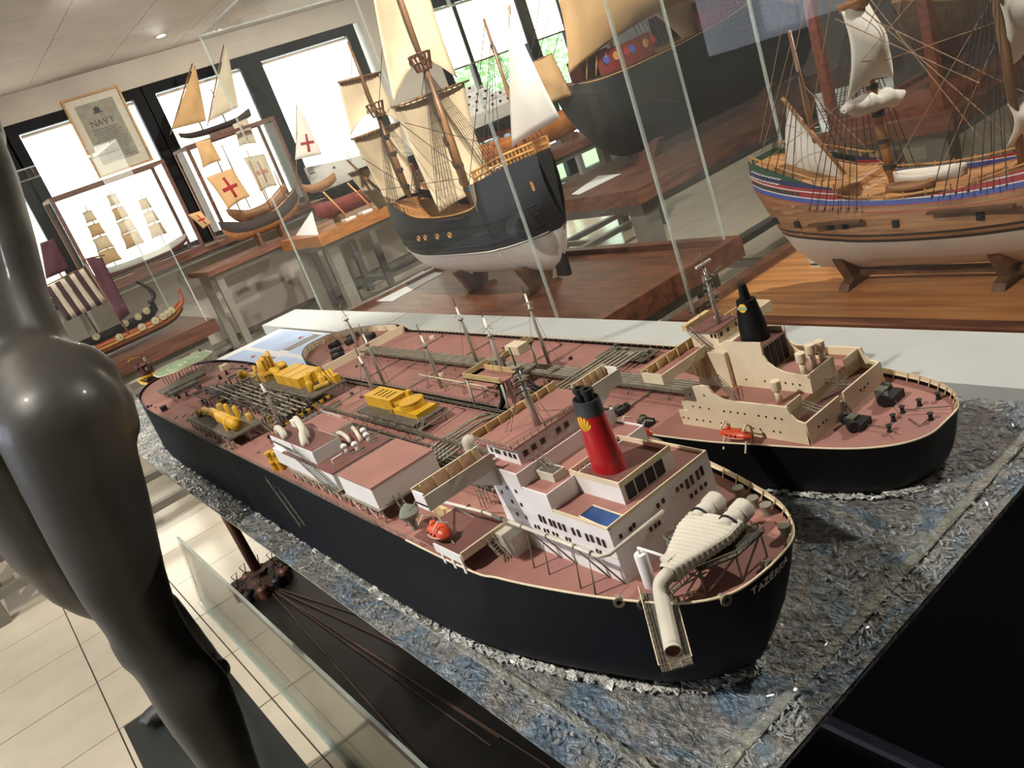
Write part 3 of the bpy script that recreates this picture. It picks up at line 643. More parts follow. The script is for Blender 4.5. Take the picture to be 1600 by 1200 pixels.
# port balcony with lifeboat
bl = MB().box(.252, .309, .612, .70, 1.1325, 1.1345).build('boat_deck', m_deckd, F)
MB().box(.252, .309, .610, .612, 1.1325, 1.1405).build('balcony_bulwark', m_cream, bl)
MB().box(.251, .2525, .612, .66, 1.1285, 1.1375).build('side_panel', m_white, bl)
for y in (.612, .63, .648): MB().box(.251, .2525, y, y+.004, D, 1.1285).build('panel_leg', m_white, bl)
MB().box(.290, .309, .585, .612, D, 1.1375).build('side_house', m_grime, F)
stair(F, (.283, .590, D), (.283, .611, 1.1345), .007)
def lifeboat(ship, c, L, axis='y', mt=None, k_=1.):
    c = Vector(c); g = MB()
    def f(u, v):
        s_ = -1+2*u; an = math.pi*2*v; w_ = (1-abs(s_)**2.6)**.6*k_; hgt = .0052 if math.sin(an) > 0 else .0036
        q = Vector((s_*L/2, math.cos(an)*.0058*w_, math.sin(an)*hgt*w_)); return c+(Vector((q.y, q.x, q.z)) if axis == 'y' else q)
    g.grid(f, 16, 14, True); o = g.build('lifeboat', mt or m_lifeb, ship)
    d = Vector((0, 1, 0)) if axis == 'y' else Vector((1, 0, 0)); s_ = Vector((1, 0, 0)) if axis == 'y' else Vector((0, 1, 0))
    MB().tube([c+d*L*.46*math.cos(t)+s_*.0062*k_*math.sin(t) for t in [k*math.pi/10 for k in range(20)]], .0005, 4, True, True).build('rubbing_rope', m_cream, o)
    for k in (-1, 0, 1): MB().ball(c-s_*.0052*k_+d*.006*k+Vector((0, 0, .0018*k_)), .0009*k_, 6, 4).build('porthole', m_pit, o)
    MB().ball(c+d*L*.2+Vector((0, 0, .0048*k_)), .0024*k_, 8, 5).build('hatch', m_lifeb, o)
    return o
lifeboat(F, (.2625, .662, 1.1425), .036, k_=1.55)
for y in (.655, .683): MB().tube([(.270, y, 1.1345), (.270, y, 1.150), (.262, y, 1.156), (.254, y, 1.150)], .0009, 5).build('davit', m_grime, F)
lifeboat(F, (.480, .60, 1.138), .030)
for y in (.585, .615): MB().tube([(.468, y, D), (.468, y, 1.15), (.476, y, 1.156), (.485, y, 1.150)], .0009, 5).build('davit', m_grime, F)
for k, (a, b_) in enumerate((((.262, .64, 1.1345), (.285, .715, 1.168)), ((.30, .66, 1.1345), (.285, .715, 1.168)), ((.285, .715, 1.168), (.292, .64, 1.20)), ((.27, .76, D), (.285, .715, 1.168)))): MB().bar(a, b_, .0011).build('derrick_boom', m_gy, F)
MB().lathe((.272, .742, D), [(.004, 0), (.004, .012), (.009, .014), (.011, .02), (.007, .026), (.002, .03)], 10).build('covered_winch', mat('canvas_cover', (128, 130, 118), .8, 0, .2, 60, .6, 120), F)
MB().box(.300, .304, .64, .76, D, 1.129).build('breakwater', m_creamd, F)
# stern platform with incinerator duct
sp = MB().prism([(q.x, q.y) for q in [onz(*c8(x, y), 1.122) for x, y in ((270, 1150), (460, 1095), (365, 740), (330, 690), (150, 690))]], 1.1205, 1.122).build('outboard_platform', m_gyd, F)
spts = [onz(*c8(x, y), 1.122) for x, y in ((150, 690), (270, 1150), (460, 1095), (365, 740))]
railing(sp, spts, .006, .006, mt=m_cream, r=.0004)
up_ = [Vector((.326, .394, 1.1415)), Vector((.352, .380, 1.1415)), Vector((.384, .380, 1.1415)), Vector((.392, .430, 1.1415)), Vector((.345, .448, 1.1415))]
us = MB().prism([(q.x, q.y) for q in up_], 1.140, 1.1415).build('upper_platform', m_gyd, F)
railing(us, up_+[up_[0]], .004, .006, mt=m_gy)
for x, y in ((.327, .396), (.352, .382), (.383, .383), (.390, .428), (.346, .445), (.34, .41)):
    MB().tube([(x, y, D), (x, y, 1.14)], .0009, 5).build('leg', m_gy, us)
for a, b_ in (((.327, .396, D), (.352, .382, 1.14)), ((.352, .382, D), (.383, .383, 1.14)), ((.318, .41, D), (.330, .395, 1.14)), ((.310, .42, 1.122), (.33, .392, 1.138))): MB().bar(a, b_, .0008).build('brace', m_gy, us)
stair(us, (.305, .418, 1.122), (.33, .398, 1.1415), .007)
dz = 1.152
def duct(u, v):   # flattened ribbed hood: u along, v around
    a = Vector((.3085, .4075, 1.146)); b_ = Vector((.369, .409, 1.1535)); c_ = a.lerp(b_, u)
    hw = .0062+.0175*min(1, u*1.35); hh = .0062-.0012*u; rib = .0006*(1 if int(u*30) % 2 else 0)
    an = v*2*math.pi; ex = lambda t, e: math.copysign(abs(t)**e, t)
    return c_+Vector((-.12, 1, 0)).normalized()*(ex(math.cos(an), .45)*(hw+rib))+Vector((0, 0, 1))*(ex(math.sin(an), .45)*(hh+rib))
MB().grid(duct, 60, 20, False).build('flue_hood', m_grime, F)
for cxy, sg in (((.369, .4225), 1), ((.369, .3955), -1)):
    q = MB().lathe((cxy[0]-.006, cxy[1], 1.1535), [(.0062, 0), (.0075, .004), (.0082, .005), (.0082, .010), (.0078, .0105), (.0078, .016), (.0086, .0165), (.0086, .026), (.0078, .027), (.006, .0272)], 20, axis=(1, .06, .06)).build('flue_drum', m_grime, F)
    MB().lathe((cxy[0]-.006+.0035, cxy[1], 1.1537), [(.0088, 0), (.0088, .0014)], 20, axis=(1, .06, .06)).build('black_band', m_pit, q)
fp = [Vector((.318, .4068, 1.147)), Vector((.309, .4075, 1.1455)), Vector((.302, .4095, 1.142)), Vector((.2965, .4065, 1.137)), Vector((.285, .394, 1.132)), Vector((.2645, .3705, 1.1275))]
fps = cat([tuple(q) for q in fp], 24)
fpp = MB().tube(fps, .0059, 16).build('flue_pipe', m_grime, F)
e = Vector(fps[-1]); dv = (e-Vector(fps[-2])).normalized()
MB().lathe(e-dv*.0002, [(.0050, 0), (.0050, .0008)], 16, axis=dv).build('red_pipe_mouth', m_dkred, fpp)
MB().lathe(e, [(.0060, -.001), (.0060, .0016), (.0052, .0016), (.0050, .0002)], 16, axis=dv).build('mouth_rim', m_grime, fpp)
MB().lathe((.3165, .443, D), [(.0052, 0), (.0052, .029), (.0046, .030)], 16).build('white_tank', m_white, F)
MB().tube([(.3165, .443, 1.148), (.3165, .443, 1.153), (.318, .43, 1.152), (.318, .415, 1.152)], .0012, 6).build('tank_pipe', m_white, F)
MB().box(.313, .323, .409, .417, 1.1515, 1.154).build('hood_cover', m_grime, F)
# trumpet fairleads round the stern
for cc in ((25, 730), (630, 720), (875, 525), (160, 740)):
    q = onz(*c8(*cc), D+.003); dv = Vector((q.x-FX, q.y-.55, 0)).normalized()
    MB().lathe(q-dv*.004, [(.0026, 0), (.0028, .004), (.0046, .0065), (.0046, .0078), (.0024, .0078), (.0024, .003)], 16, axis=dv).build('fairlead', m_gy, F)
for cc in ((720, 110), (805, 170), (880, 210), (985, 330)):
    q = onz(*c8(*cc), D+.004); MB().lathe((q.x, q.y, D), [(.0045, 0), (.0035, .004), (.005, .008), (.005, .0095)], 12).build('mooring_roller', m_gy, F)
far = [topF[i] for i in range(len(topF)) if topF[i].x > FX+.02 and topF[i].y < .62]
fb = MB()
for a, b_ in zip(far, far[1:]): fb.add([a, b_, b_+Vector((0, 0, .006)), a+Vector((0, 0, .006))], [(0, 1, 2, 3)])
fb.build('stern_bulwark', m_cream, F)
for a in far[::2]: q = a.lerp(Vector((FX, .55, a.z)), .03); MB().bar((q.x, q.y, D), a+Vector((0, 0, .006)), .0007).build('bulwark_stay', m_creamd, F)
# white and red-roofed box deckhouses on legs
def leggedbox(x0, x1, y0, y1, z0, z1, roof, nm):
    o = MB().box(x0, x1, y0, y1, z0, z1).build(nm, m_white, F)
    MB().box(x0-.0008, x1+.0008, y0-.0008, y1+.0008, z1, z1+.0012).build('roof', roof, o); MB().box(x0-.003, x1+.003, y0-.003, y1+.003, z0-.0018, z0).build('floor_frame', m_gy, o)
    n = max(3, int((y1-y0)/.022))
    for x in (x0+.001, x1-.001):
        for j in range(n):
            y = y0+(y1-y0)*j/(n-1); g = MB().tube([(x, y, D), (x, y, z0-.0018)], .0013, 5)
            if j < n-1: g.tube([(x, y, z0-.0018), (x, y+(y1-y0)/(n-1)/2, D), (x, y+(y1-y0)/(n-1), z0-.0018)], .0006, 4)
            g.build('leg', m_grime, o)
    for k in range(3): x = x0+(x1-x0)*(k+.5)/3; MB().tube([(x, y0, z0-.002), (x+.008, y0, D), (x+.016, y0, z0-.002)], .0006, 4).build('leg_brace', m_gy, o)
    return o
bA = leggedbox(.262, .345, .791, .878, 1.136, 1.1615, m_deck, 'red_roofed_house')
stair(bA, (.284, .775, D), (.284, .789, 1.138), .007)
bB = leggedbox(.263, .346, .898, 1.062, 1.136, 1.1575, m_deckd, 'long_plant_house')
u1 = house(bB, .267, .306, .950, 1.10, 1.1587, 1.176, m_white, m_deckd, 'upper_house', 0)
u2 = house(bB, .307, .346, 1.0, 1.10, 1.1587, 1.168, m_grime, m_deck, 'machinery_room', 0)
MB().box(.263, .346, 1.062, 1.10, 1.136, 1.1587).build('end_bay', m_white, bB)
stair(bB, (.258, .90, 1.137), (.258, 1.0, 1.177), .008, m_gyd); MB().bar((.258, 1.0, 1.177), (.258, 1.06, 1.179), .0012).build('stair_landing', m_gyd, bB)
def arcduct(a, b_, h, r):
    a, b_ = Vector(a), Vector(b_); ps = [a.lerp(b_, .5-.5*math.cos(k*math.pi/14))+Vector((0, 0, h*math.sin(k*math.pi/14)**.6)) for k in range(15)]
    return MB().tube(ps, r, 8).build('air_duct', m_grime, u1)
arcduct((.274, .985, 1.175), (.292, 1.025, 1.175), .012, .0050); arcduct((.285, 1.005, 1.176), (.305, 1.085, 1.176), .013, .0046); arcduct((.272, 1.05, 1.176), (.276, 1.085, 1.176), .012, .0045)
MB().box(.296, .306, 1.068, 1.085, 1.176, 1.186).build('air_box', m_white, u1)
arcduct((.318, .955, 1.158), (.322, 1.0, 1.158), .010, .0028); arcduct((.326, .94, 1.158), (.338, .985, 1.158), .012, .0024)
for x, y in ((.300, .930), (.309, .917), (.330, .925), (.336, .945)):
    q = MB().tube([(x, y, 1.158), (x, y, 1.167)], .0019, 8).build('cowl_vent', m_white, bB); MB().ball((x, y+.001, 1.169), .0042, 10, 6, .8).build('cowl', m_white, q)
    MB().lathe((x+.004, y-.006, 1.1587), [(.004, 0), (.004, .0006)], 12).build('deck_hatch', m_gyd, bB)
g = MB().tube([(.274, .913, 1.1587), (.274, .913, 1.168), (.288, .91, 1.170)], .0009, 6).build('small_davit', m_white, bB)
railing(bB, [(.30, 1.10, 1.168), (.346, 1.10, 1.168), (.346, 1.03, 1.168)], .005, .008, mt=m_white)
# striped barrier bar across the deck
for k in range(18):
    x = .300+k*.0072; y = 1.250+k*.0022; MB().box(x, x+.0072, y, y+.003, 1.1275, 1.1325).build('barrier_stripe', m_yel if k % 2 else m_pit, F)
MB().box(.300, .43, 1.249, 1.2495, D, 1.128).build('barrier_web', m_gy, F)
# yellow generator platform amidships
y1 = platform(F, .404, .456, .955, 1.130, 1.1355, D, legs=(2, 6), rail=False)
yb1 = MB().box(.424, .453, 1.045, 1.127, 1.1355, 1.1515).build('generator_house', m_yel, F)
MB().box(.4235, .4535, 1.0445, 1.1275, 1.1515, 1.1525).build('lid', m_yel, yb1)
for k in range(4): MB().box(.429, .447, 1.062+k*.013, 1.0645+k*.013, 1.1524, 1.1530).build('vent_slot', m_pit, yb1)
MB().box(.428, .450, 1.034, 1.045, 1.1355, 1.145).build('coupling', m_yeld, yb1)
for k in range(5): MB().box(.429+k*.0042, .4315+k*.0042, 1.0335, 1.0455, 1.1450, 1.1465).build('coupling_rib', m_yel, yb1)
yb2 = MB().box(.419, .453, .966, 1.034, 1.1355, 1.1425).build('turntable_base', m_yel, F)
MB().lathe((.435, 1.0, 1.1425), [(.0175, 0), (.0175, .0075), (.0168, .0078), (.0168, .0090), (.0178, .0092), (.0178, .0108)], 32).build('turntable_drum', m_yel, yb2)
MB().box(.449, .455, 1.03, 1.042, 1.1355, 1.155).build('drive_unit', m_yel, yb2); MB().box(.418, .424, 1.036, 1.046, 1.1355, 1.142).build('drive_unit', m_yeld, yb2)
stair(F, (.398, .945, D), (.42, .956, 1.1355), .006)
# large yellow plant further forward
y2 = platform(F, .400, .470, 1.30, 1.66, 1.138, D, legs=(2, 10), rail=True)
yb3 = MB().box(.421, .468, 1.385, 1.505, 1.138, 1.1565).build('compressor_house', m_yel, y2)
for y in (1.425, 1.465): MB().box(.4205, .4685, y, y+.0015, 1.1385, 1.157).build('panel_seam', m_yeld, yb3)
for k in range(4): MB().tube([(.428+k*.009, 1.58+.006*k, 1.138), (.428+k*.009, 1.58+.006*k, 1.178+.004*(k % 2))], .0036, 10).build('yellow_stack', m_yel, y2)
for k in range(4): MB().tube([(.422+k*.010, 1.61, 1.138), (.422+k*.010, 1.61, 1.165+.003*(k % 3))], .0032, 10).build('yellow_stack', m_yel, y2)
MB().box(.415, .466, 1.55, 1.64, 1.138, 1.150).build('stack_base', m_yeld, y2)
for k in range(9): MB().box(.414+k*.0058, .4165+k*.0058, 1.548, 1.552, 1.150, 1.156).build('cooler_fin', m_yel, y2)
for x, y, z, r, L in ((.43, 1.52, 1.157, .0068, .03), (.452, 1.535, 1.159, .0065, .025), (.408, 1.66, 1.15, .009, .02)):
    MB().lathe((x, y-L/2, z), [(.001, -.003), (r*.75, -.001), (r, .002), (r, L-.002), (r*.75, L+.001), (.001, L+.003)], 14, axis=(0, 1, 0)).build('yellow_vessel', m_yel, y2)
for x, y, h, r in ((.436, 1.37, .026, .0075), (.452, 1.355, .03, .007), (.444, 1.332, .02, .006), (.424, 1.345, .018, .006)):
    MB().lathe((x, y, 1.138), [(r, 0), (r, h-.004), (r*.7, h-.001), (.001, h)], 14).build('yellow_vessel', m_yel, y2)
for k in range(4): MB().tube([(.448+k*.006, 1.325-k*.002, 1.132), (.446+k*.006, 1.34-k*.002, 1.160)], .0026, 8).build('yellow_pipe', m_yel, y2)
MB().lathe((.425, 1.33, 1.142), [(.001, -.002), (.005, 0), (.005, .026), (.001, .028)], 12, axis=(.9, -.4, 0)).build('yellow_vessel', m_yeld, y2)
MB().box(.456, .466, 1.306, 1.318, 1.138, 1.152).build('yellow_cabinet', m_yel, y2)
# near-side process platform with horizontal tanks
y3 = platform(F, .263, .320, 1.318, 1.575, 1.138, D, legs=(3, 10), rail=True)
for a, b_, r in (((.285, 1.335, 1.149), (.288, 1.43, 1.149), .0105), ((.289, 1.43, 1.149), (.291, 1.50, 1.149), .0075), ((.290, 1.515, 1.145), (.292, 1.555, 1.145), .0062)):
    d = Vector(b_)-Vector(a); L = d.length
    q = MB().lathe(a, [(.001, -.003), (r*.75, -.001), (r, .002), (r, L-.002), (r*.75, L+.001), (.001, L+.003)], 16, axis=d).build('horizontal_tank', m_yel, y3)
    MB().lathe(Vector(a)+d*.35, [(r*1.05, 0), (r*1.05, .0012)], 16, axis=d).build('tank_band', m_yeld, q)
for x, y, h, r in ((.305, 1.44, .026, .0042), (.311, 1.415, .022, .0042), (.308, 1.50, .018, .006), (.314, 1.36, .014, .006), (.276, 1.37, .016, .0035), (.28, 1.55, .014, .005)):
    MB().lathe((x, y, 1.138), [(r, 0), (r, h-.003), (r*.6, h), (.001, h+.0006)], 12).build('yellow_column', m_yel if r < .005 else m_yeld, y3)
stair(F, (.325, 1.30, D), (.318, 1.32, 1.138), .007)
# pipe runs
pr = random.Random(3)
for k in range(7): x = .352+k*.0062; MB().tube([(x, .66+.02*k, D+.006), (x, 1.25, D+.006), (x+.004, 1.9-.03*k, D+.008)], .0016, 6).build('deck_pipe', m_gyd if k % 2 else m_dpipe, F)
for k in range(5): x = .350+k*.009; MB().tube([(x, 1.28, D+.02), (x+.01, 1.75-.03*k, D+.020)], .0017, 6).build('upper_pipe', m_gy, F)
for k in range(18):
    y = .70+k*.065; MB().tube([(.349, y, D), (.349, y, D+.0095), (.396, y, D+.0095), (.396, y, D)], .0007, 4).build('pipe_rack_frame', m_gy, F)
for k in range(8): y = 1.30+k*.058; MB().tube([(.346, y, D), (.346, y, D+.024), (.404, y, D+.024), (.404, y, D)], .0008, 4).build('pipe_rack_frame', m_gyd, F)
for k in range(6):
    y = .838+k*.010; MB().tube([(.365+.004*k, y, D+.005), (.41, y+.002, D+.007), (.46, y-.004+.01*(k % 2), D+.006), (.483, y, D+.003)], .0022 if k % 2 else .0016, 7).build('manifold_pipe', m_gy, F)
for k in range(9): y = 1.22+pr.random()*.42; x = .325+pr.random()*.09; MB().tube([(x, y, D), (x, y, D+.02), (x+pr.uniform(-.02, .02), y+pr.uniform(-.06, .06), D+.02)], .0012, 5).build('riser_pipe', m_gy, F)
MB().box(.40, .404, .66, 1.28, D+.009, D+.0105).build('catwalk', m_gyd, F); railing(F, [(.40, .66, D+.0105), (.40, 1.28, D+.0105)], .006, .014)
railing(F, [(.256, 1.78, D), (.255, 1.4, D), (.2545, 1.0, D), (.2545, .70, D)], .007, .016)
railing(F, [(.486, 1.8, D), (.4875, 1.4, D), (.4875, .66, D)], .007, .016)
for k in range(22):
    s_ = pr.choice((-1, 1)); x = FX+s_*pr.uniform(.085, .112); y = pr.uniform(1.12, 1.95)
    MB().box(x-.002, x+.002, y-.003, y+.003, D, D+pr.uniform(.002, .006)).build('deck_fitting', pr.choice((m_blk, m_gy, m_gyd)), F)
stair(F, (.250, 1.147, 1.108), (.247, 1.075, 1.045), .006, m_gyd)
for k in range(64):   # process pipework between the platforms
    x, y, z = pr.uniform(.318, .405), pr.uniform(1.27, 1.72), D+pr.choice((.008, .014, .02, .028)); L = pr.uniform(.03, .10)
    pts = [(x, y, D), (x, y, z), (x, y+L, z)] if k % 3 else [(x, y, D), (x, y, z), (x+pr.uniform(.02, .05), y, z), (x+.03, y+L, z)]
    MB().tube(pts, pr.choice((.0009, .0013, .0018)), 5).build('process_pipe', pr.choice((m_gyd, m_gyd, m_dpipe)), F)
for k in range(26): x, y = pr.uniform(.325, .40), pr.uniform(1.28, 1.7); MB().lathe((x, y, D), [(.003, 0), (.003, .012), (.0045, .0122), (.0045, .0145)], 7).build('pump', pr.choice((m_gy, m_gyd, m_yeld)), F)
for k in range(7): y = .80+k*.07; MB().tube([(.404, y, D), (.404, y, D+.014), (.47, y+.01, D+.012), (.482, y+.01, D)], .0011, 5).build('cross_pipe', m_gy, F)
stair(F, (.336, .546, 1.183), (.336, .566, 1.196), .006); stair(F, (.352, .510, 1.1686), (.352, .531, 1.183), .006)
for x, y in ((.262, 1.13), (.268, 1.118)): MB().lathe((x, y, D), [(.005, 0), (.005, .012), (.006, .0122), (.006, .015), (.004, .0152), (.004, .026), (.006, .0262), (.006, .030)], 12).build('yellow_capstan', m_yel, F)
# masts
def mast(ship, a, b_, r, top=True, mt=None):
    a, b_ = Vector(a), Vector(b_); o = MB().tube([a, a.lerp(b_, .5), b_], [r, r*.85, r*.5], 8).build('mast', mt or m_silver, ship)
    if top:
        MB().lathe(a.lerp(b_, .78), [(r*1.5, 0), (r*1.7, .002)], 8).build('mast_table', m_gy, o)
        MB().tube([b_, b_+Vector((0, 0, .02))], r*.25, 4).build('aerial', m_gyd, o)
        for d in ((.012, .004), (-.012, -.004), (.003, -.01)): MB().bar(a.lerp(b_, .9), a.lerp(b_, .86)+Vector((d[0], d[1], 0)), .0005).build('crosstree', m_gy, o)
        for d in ((.02, .02), (-.02, .015), (.0, -.03)): MB().bar(a.lerp(b_, .88), a+Vector((d[0], d[1], .002)), .00028).build('stay_wire', m_gyd, o)
    return o
mast(F, (.342, 1.31, D), (.342, 1.31, 1.197), .0042); mast(F, (.474, 1.211, D), (.474, 1.211, 1.187), .0036)
rm = mast(F, (.360, .588, 1.2148), (.360, .588, 1.272), .0036)
for k, (z, L) in enumerate(((1.25, .012), (1.256, .009), (1.262, .012), (1.268, .007), (1.244, .008))): MB().box(.360-L, .360+L, .5875, .5885, z, z+.0014).build('radar_bar', m_gyd, rm); MB().box(.3595, .3605, .588-L*.8, .588+L*.8, z+.002, z+.003).build('radar_bar', m_gy, rm)
MB().lathe((.360, .588, 1.272), [(.005, 0), (.006, .002), (.001, .0022)], 8).build('scanner', m_gy, rm)
for d in ((.02, .03), (-.02, .025), (.0, -.012)): MB().bar((.36, .588, 1.255), (.36+d[0], .588+d[1], 1.2148), .0006).build('mast_leg', m_gy, rm)
dm = onz(*c5(530, 360), D)
MB().lathe((dm.x, dm.y, D), [(.001, 0), (.0085, 0), (.0085, .014), (.0075, .020), (.004, .023), (.001, .024)], 12).build('dome_tank', m_grime, F)
# lattice tower beside the dome
for s_ in ((0, 0), (.008, 0), (0, .008), (.008, .008)): MB().bar((.330+s_[0], .69+s_[1], D), (.331+s_[0]*.7, .69+s_[1]*.7, 1.175), .0006).build('lattice_post', m_gy, F)
for k in range(6): z = D+.006+k*.009; MB().tube([(.330, .69, z), (.338, .69, z+.005), (.338, .698, z), (.330, .698, z+.005)], .0004, 4, False, True).build('lattice_ring', m_gy, F)
# helideck at the bow
hc = Vector((.393, 2.06, 1.1525)); hr = .072
hd_ = MB().prism([(hc.x+hr*math.cos(math.radians(22.5+45*k)), hc.y+hr*1.0*math.sin(math.radians(22.5+45*k))) for k in range(8)], 1.1505, 1.1525).build('helideck', m_green, F)
MB().tube([(hc.x+hr*math.cos(math.radians(22.5+45*k)), hc.y+hr*math.sin(math.radians(22.5+45*k)), 1.1525) for k in range(8)], .0018, 4, False, True).build('white_edge', m_cream, hd_)
MB().tube([(hc.x+.038*math.cos(k*math.pi/16), hc.y+.038*math.sin(k*math.pi/16), 1.1526) for k in range(32)], .0011, 4, False, True).build('white_circle', m_cream, hd_)
for a in ((-.009, -.014, .003, .028), (.006, -.014, .003, .028)): MB().box(hc.x+a[0], hc.x+a[0]+a[2], hc.y+a[1], hc.y+a[1]+a[3], 1.1525, 1.1531).build('letter_h_stroke', m_cream, hd_)
MB().box(hc.x-.006, hc.x+.006, hc.y-.0015, hc.y+.0015, 1.1525, 1.1531).build('letter_h_stroke', m_cream, hd_)
for k in range(6):
    for j in range(3): x, y = hc.x-.05+k*.02, hc.y-.04+j*.04; MB().bar((x, y, D), (x+.006*(k % 2), y+.004, 1.1505), .0009).build('support_strut', m_gyd, hd_)
ps = platform(F, .303, .362, 1.845, 1.875, 1.141, D, legs=(3, 2), rail=True, pname='bow_gantry'); MB().box(.30, .40, 1.92, 1.98, D+.012, D+.018).build('winch_platform', m_gyd, F)
for k in range(14): x, y = pr.uniform(.29, .46), pr.uniform(1.72, 2.12); MB().lathe((x, y, D), [(.004, 0), (.004, .004), (.002, .006), (.003, .010)], 7).build('windlass', pr.choice((m_blk, m_blk, m_gyd)), F)
MB().box(.440, .458, 1.93, 1.955, D, D+.012).build('cream_locker', m_cream, F); MB().box(.268, .280, 1.83, 1.845, D, D+.010).build('dark_drum', m_blk, F)
for k in range(4): MB().tube([(.262+.012*k, 1.70-.02*k, D+.004), (.270+.012*k, 1.70-.02*k, D+.007)], .0012, 5).build('bitt', m_gyd, F)
# foam along the waterline
def foam(parent, wl, cx, sides, n, seed):
    r_ = random.Random(seed); P_ = cat(wl, 120); g = MB()
    for s_ in sides:
        for _ in range(n):
            a = P_[r_.randint(0, 119)]; x, y = cx+s_*(a[0]+r_.uniform(.0005, .007)), a[1]-(.004 if a[1] < .6 else 0)*r_.random(); q = r_.uniform(.0015, .0045)
            vs = [Vector((x+r_.uniform(-q, q)*1.1, y+r_.uniform(-q, q)*2.4, 1.0006+r_.uniform(-.001, .0036))) for _ in range(6)]
            g.add(vs, [(0, 1, 2), (0, 2, 3), (0, 3, 4), (1, 2, 4), (2, 3, 5), (1, 4, 5)])
    return stuff(g.build('bow_wave_foam', m_foam, parent))
foam(st, [(a[0]*.55+b_[0]*.45, a[1]*.55+b_[1]*.45) for a, b_ in zip(WL, DK)], FX, (-1, -1, 1), 520, 5)
# ================================================================== mooring buoy tower and riser
bt = thing('mooring_tower', 'dark red mooring tower with yellow yoke at the bow of the storage ship', 'mooring tower', (.397, 2.62, .36))
MB().lathe((.397, 2.62, 1.0), [(.020, 0), (.020, .03), (.016, .032), (.016, .052), (.021, .054), (.021, .075), (.013, .078), (.013, .105)], 14).build('tower_body', m_dkred, bt)
for z in (1.035, 1.055, 1.08, 1.105):
    MB().lathe((.397, 2.62, z), [(.026, 0), (.026, .0015), (.02, .0016)], 14).build('ring_deck', m_dkred, bt)
    railing(bt, [(.397+.025*math.cos(k*.5236), 2.62+.025*math.sin(k*.5236), z+.0015) for k in range(13)], .008, .02, mt=m_gyd)
for k in range(10): x, y = .397+.02*math.cos(k*1.3), 2.62+.02*math.sin(k*1.7); MB().box(x-.003, x+.003, y-.003, y+.003, 1.04+.008*k, 1.05+.008*k).build('tower_fitting', m_dkred if k % 3 else m_grime, bt)
MB().tube([(.397, 2.62, 1.13), (.372, 2.60, 1.138), (.36, 2.59, 1.135)], .002, 6).build('yellow_boom', m_yel, bt)
for s_ in (-.022, .022): MB().tube([(.385+s_, 2.60, 1.072), (.378+s_*1.6, 2.42, 1.09), (.375+s_*2.2, 2.22, 1.116)], .0042, 8).build('yoke_arm', m_yel, bt)
MB().tube([(.36, 2.60, 1.072), (.41, 2.60, 1.072)], .0055, 8).build('yoke_hinge', m_yel, bt)
MB().tube([(.397, 2.62, .99), (.394, 2.58, .80), (.386, 2.48, .40)], .0155, 14).build('riser_column', m_brown, bt)
rb = MB().lathe((.385, 2.47, .3605), [(.085, 0), (.085, .022), (.07, .025), (.03, .04), (.03, .055)], 10).build('riser_base', mat('rusty_base', (70, 46, 34), .6, 0, .3, 30), bt)
for k in range(10):
    an = k*math.pi/5; x, y = .385+.075*math.cos(an), 2.47+.075*math.sin(an)
    MB().lathe((x, y, .3605), [(.018, 0), (.018, .03), (.012, .036)], 8).build('ballast_can', m_brown if k % 2 else m_blk, rb)
    MB().tube([(x, y, .395), (x+.01, y, .43), (x-.008, y+.01, .42), (x, y, .395)], .002, 4).build('wire_loop', m_gyd, rb)
# ================================================================== big tanker behind
TD = 1.058; TX = .689
T = thing('tanker_ship_model', 'long black tanker model with cream stern superstructure and black funnel', 'ship model', (TX, 1.2, 1.0))
TWL = [(0, .44), (.022, .447), (.05, .47), (.068, .51), (.08, .56), (.092, .62), (.104, .70), (.112, .82), (.113, 1.0), (.113, 1.4), (.11, 1.65), (.098, 1.8), (.07, 1.9), (.03, 1.95), (0, 1.96)]
TDK = [(0, .409), (.028, .411), (.052, .428), (.07, .46), (.082, .505), (.094, .57), (.105, .64), (.112, .76), (.113, 1.0), (.113, 1.4), (.111, 1.65), (.10, 1.80), (.075, 1.90), (.035, 1.965), (0, 1.975)]
def tz(y): return TD+.004+.0145*min(1, max(0, (y-1.69)/.03))
hullT, topT = steel_hull(T, TX, TWL, TDK, .9995, TD, m_hullT, m_cream, .004, zfun=tz)
foam(st, [(a[0]*.55+b_[0]*.45, a[1]*.55+b_[1]*.45) for a, b_ in zip(TWL, TDK)], TX, (-1,), 320, 9)
# forecastle: wall, raised deck, bulwark
fo = [p for p in topT if p.y > 1.715]
MB().prism([(p.x*.99+TX*.01, p.y-.002) for p in fo], TD, TD+.0035).build('forecastle_deck', m_deck, T)
w0, w1 = fo[0], fo[-1]
MB().box(min(w0.x, w1.x), max(w0.x, w1.x), 1.705, 1.709, TD, TD+.018).build('forecastle_wall', m_cream, T)
fbw = MB()
fo2 = [a.lerp(Vector((TX, 1.8, a.z)), .02) for a in fo]
for a, b_ in zip(fo2, fo2[1:]): fbw.add([a-Vector((0, 0, .0155)), b_-Vector((0, 0, .0155)), b_+Vector((0, 0, .0006)), a+Vector((0, 0, .0006))], [(0, 1, 2, 3)])
fbw.build('bow_bulwark', m_cream, T)
for a in fo[::2]: q = a.lerp(Vector((TX, 1.8, a.z)), .05); MB().bar((q.x, q.y, TD+.003), a, .0008).build('bulwark_stay', m_creamd, T)
pr = random.Random(11)
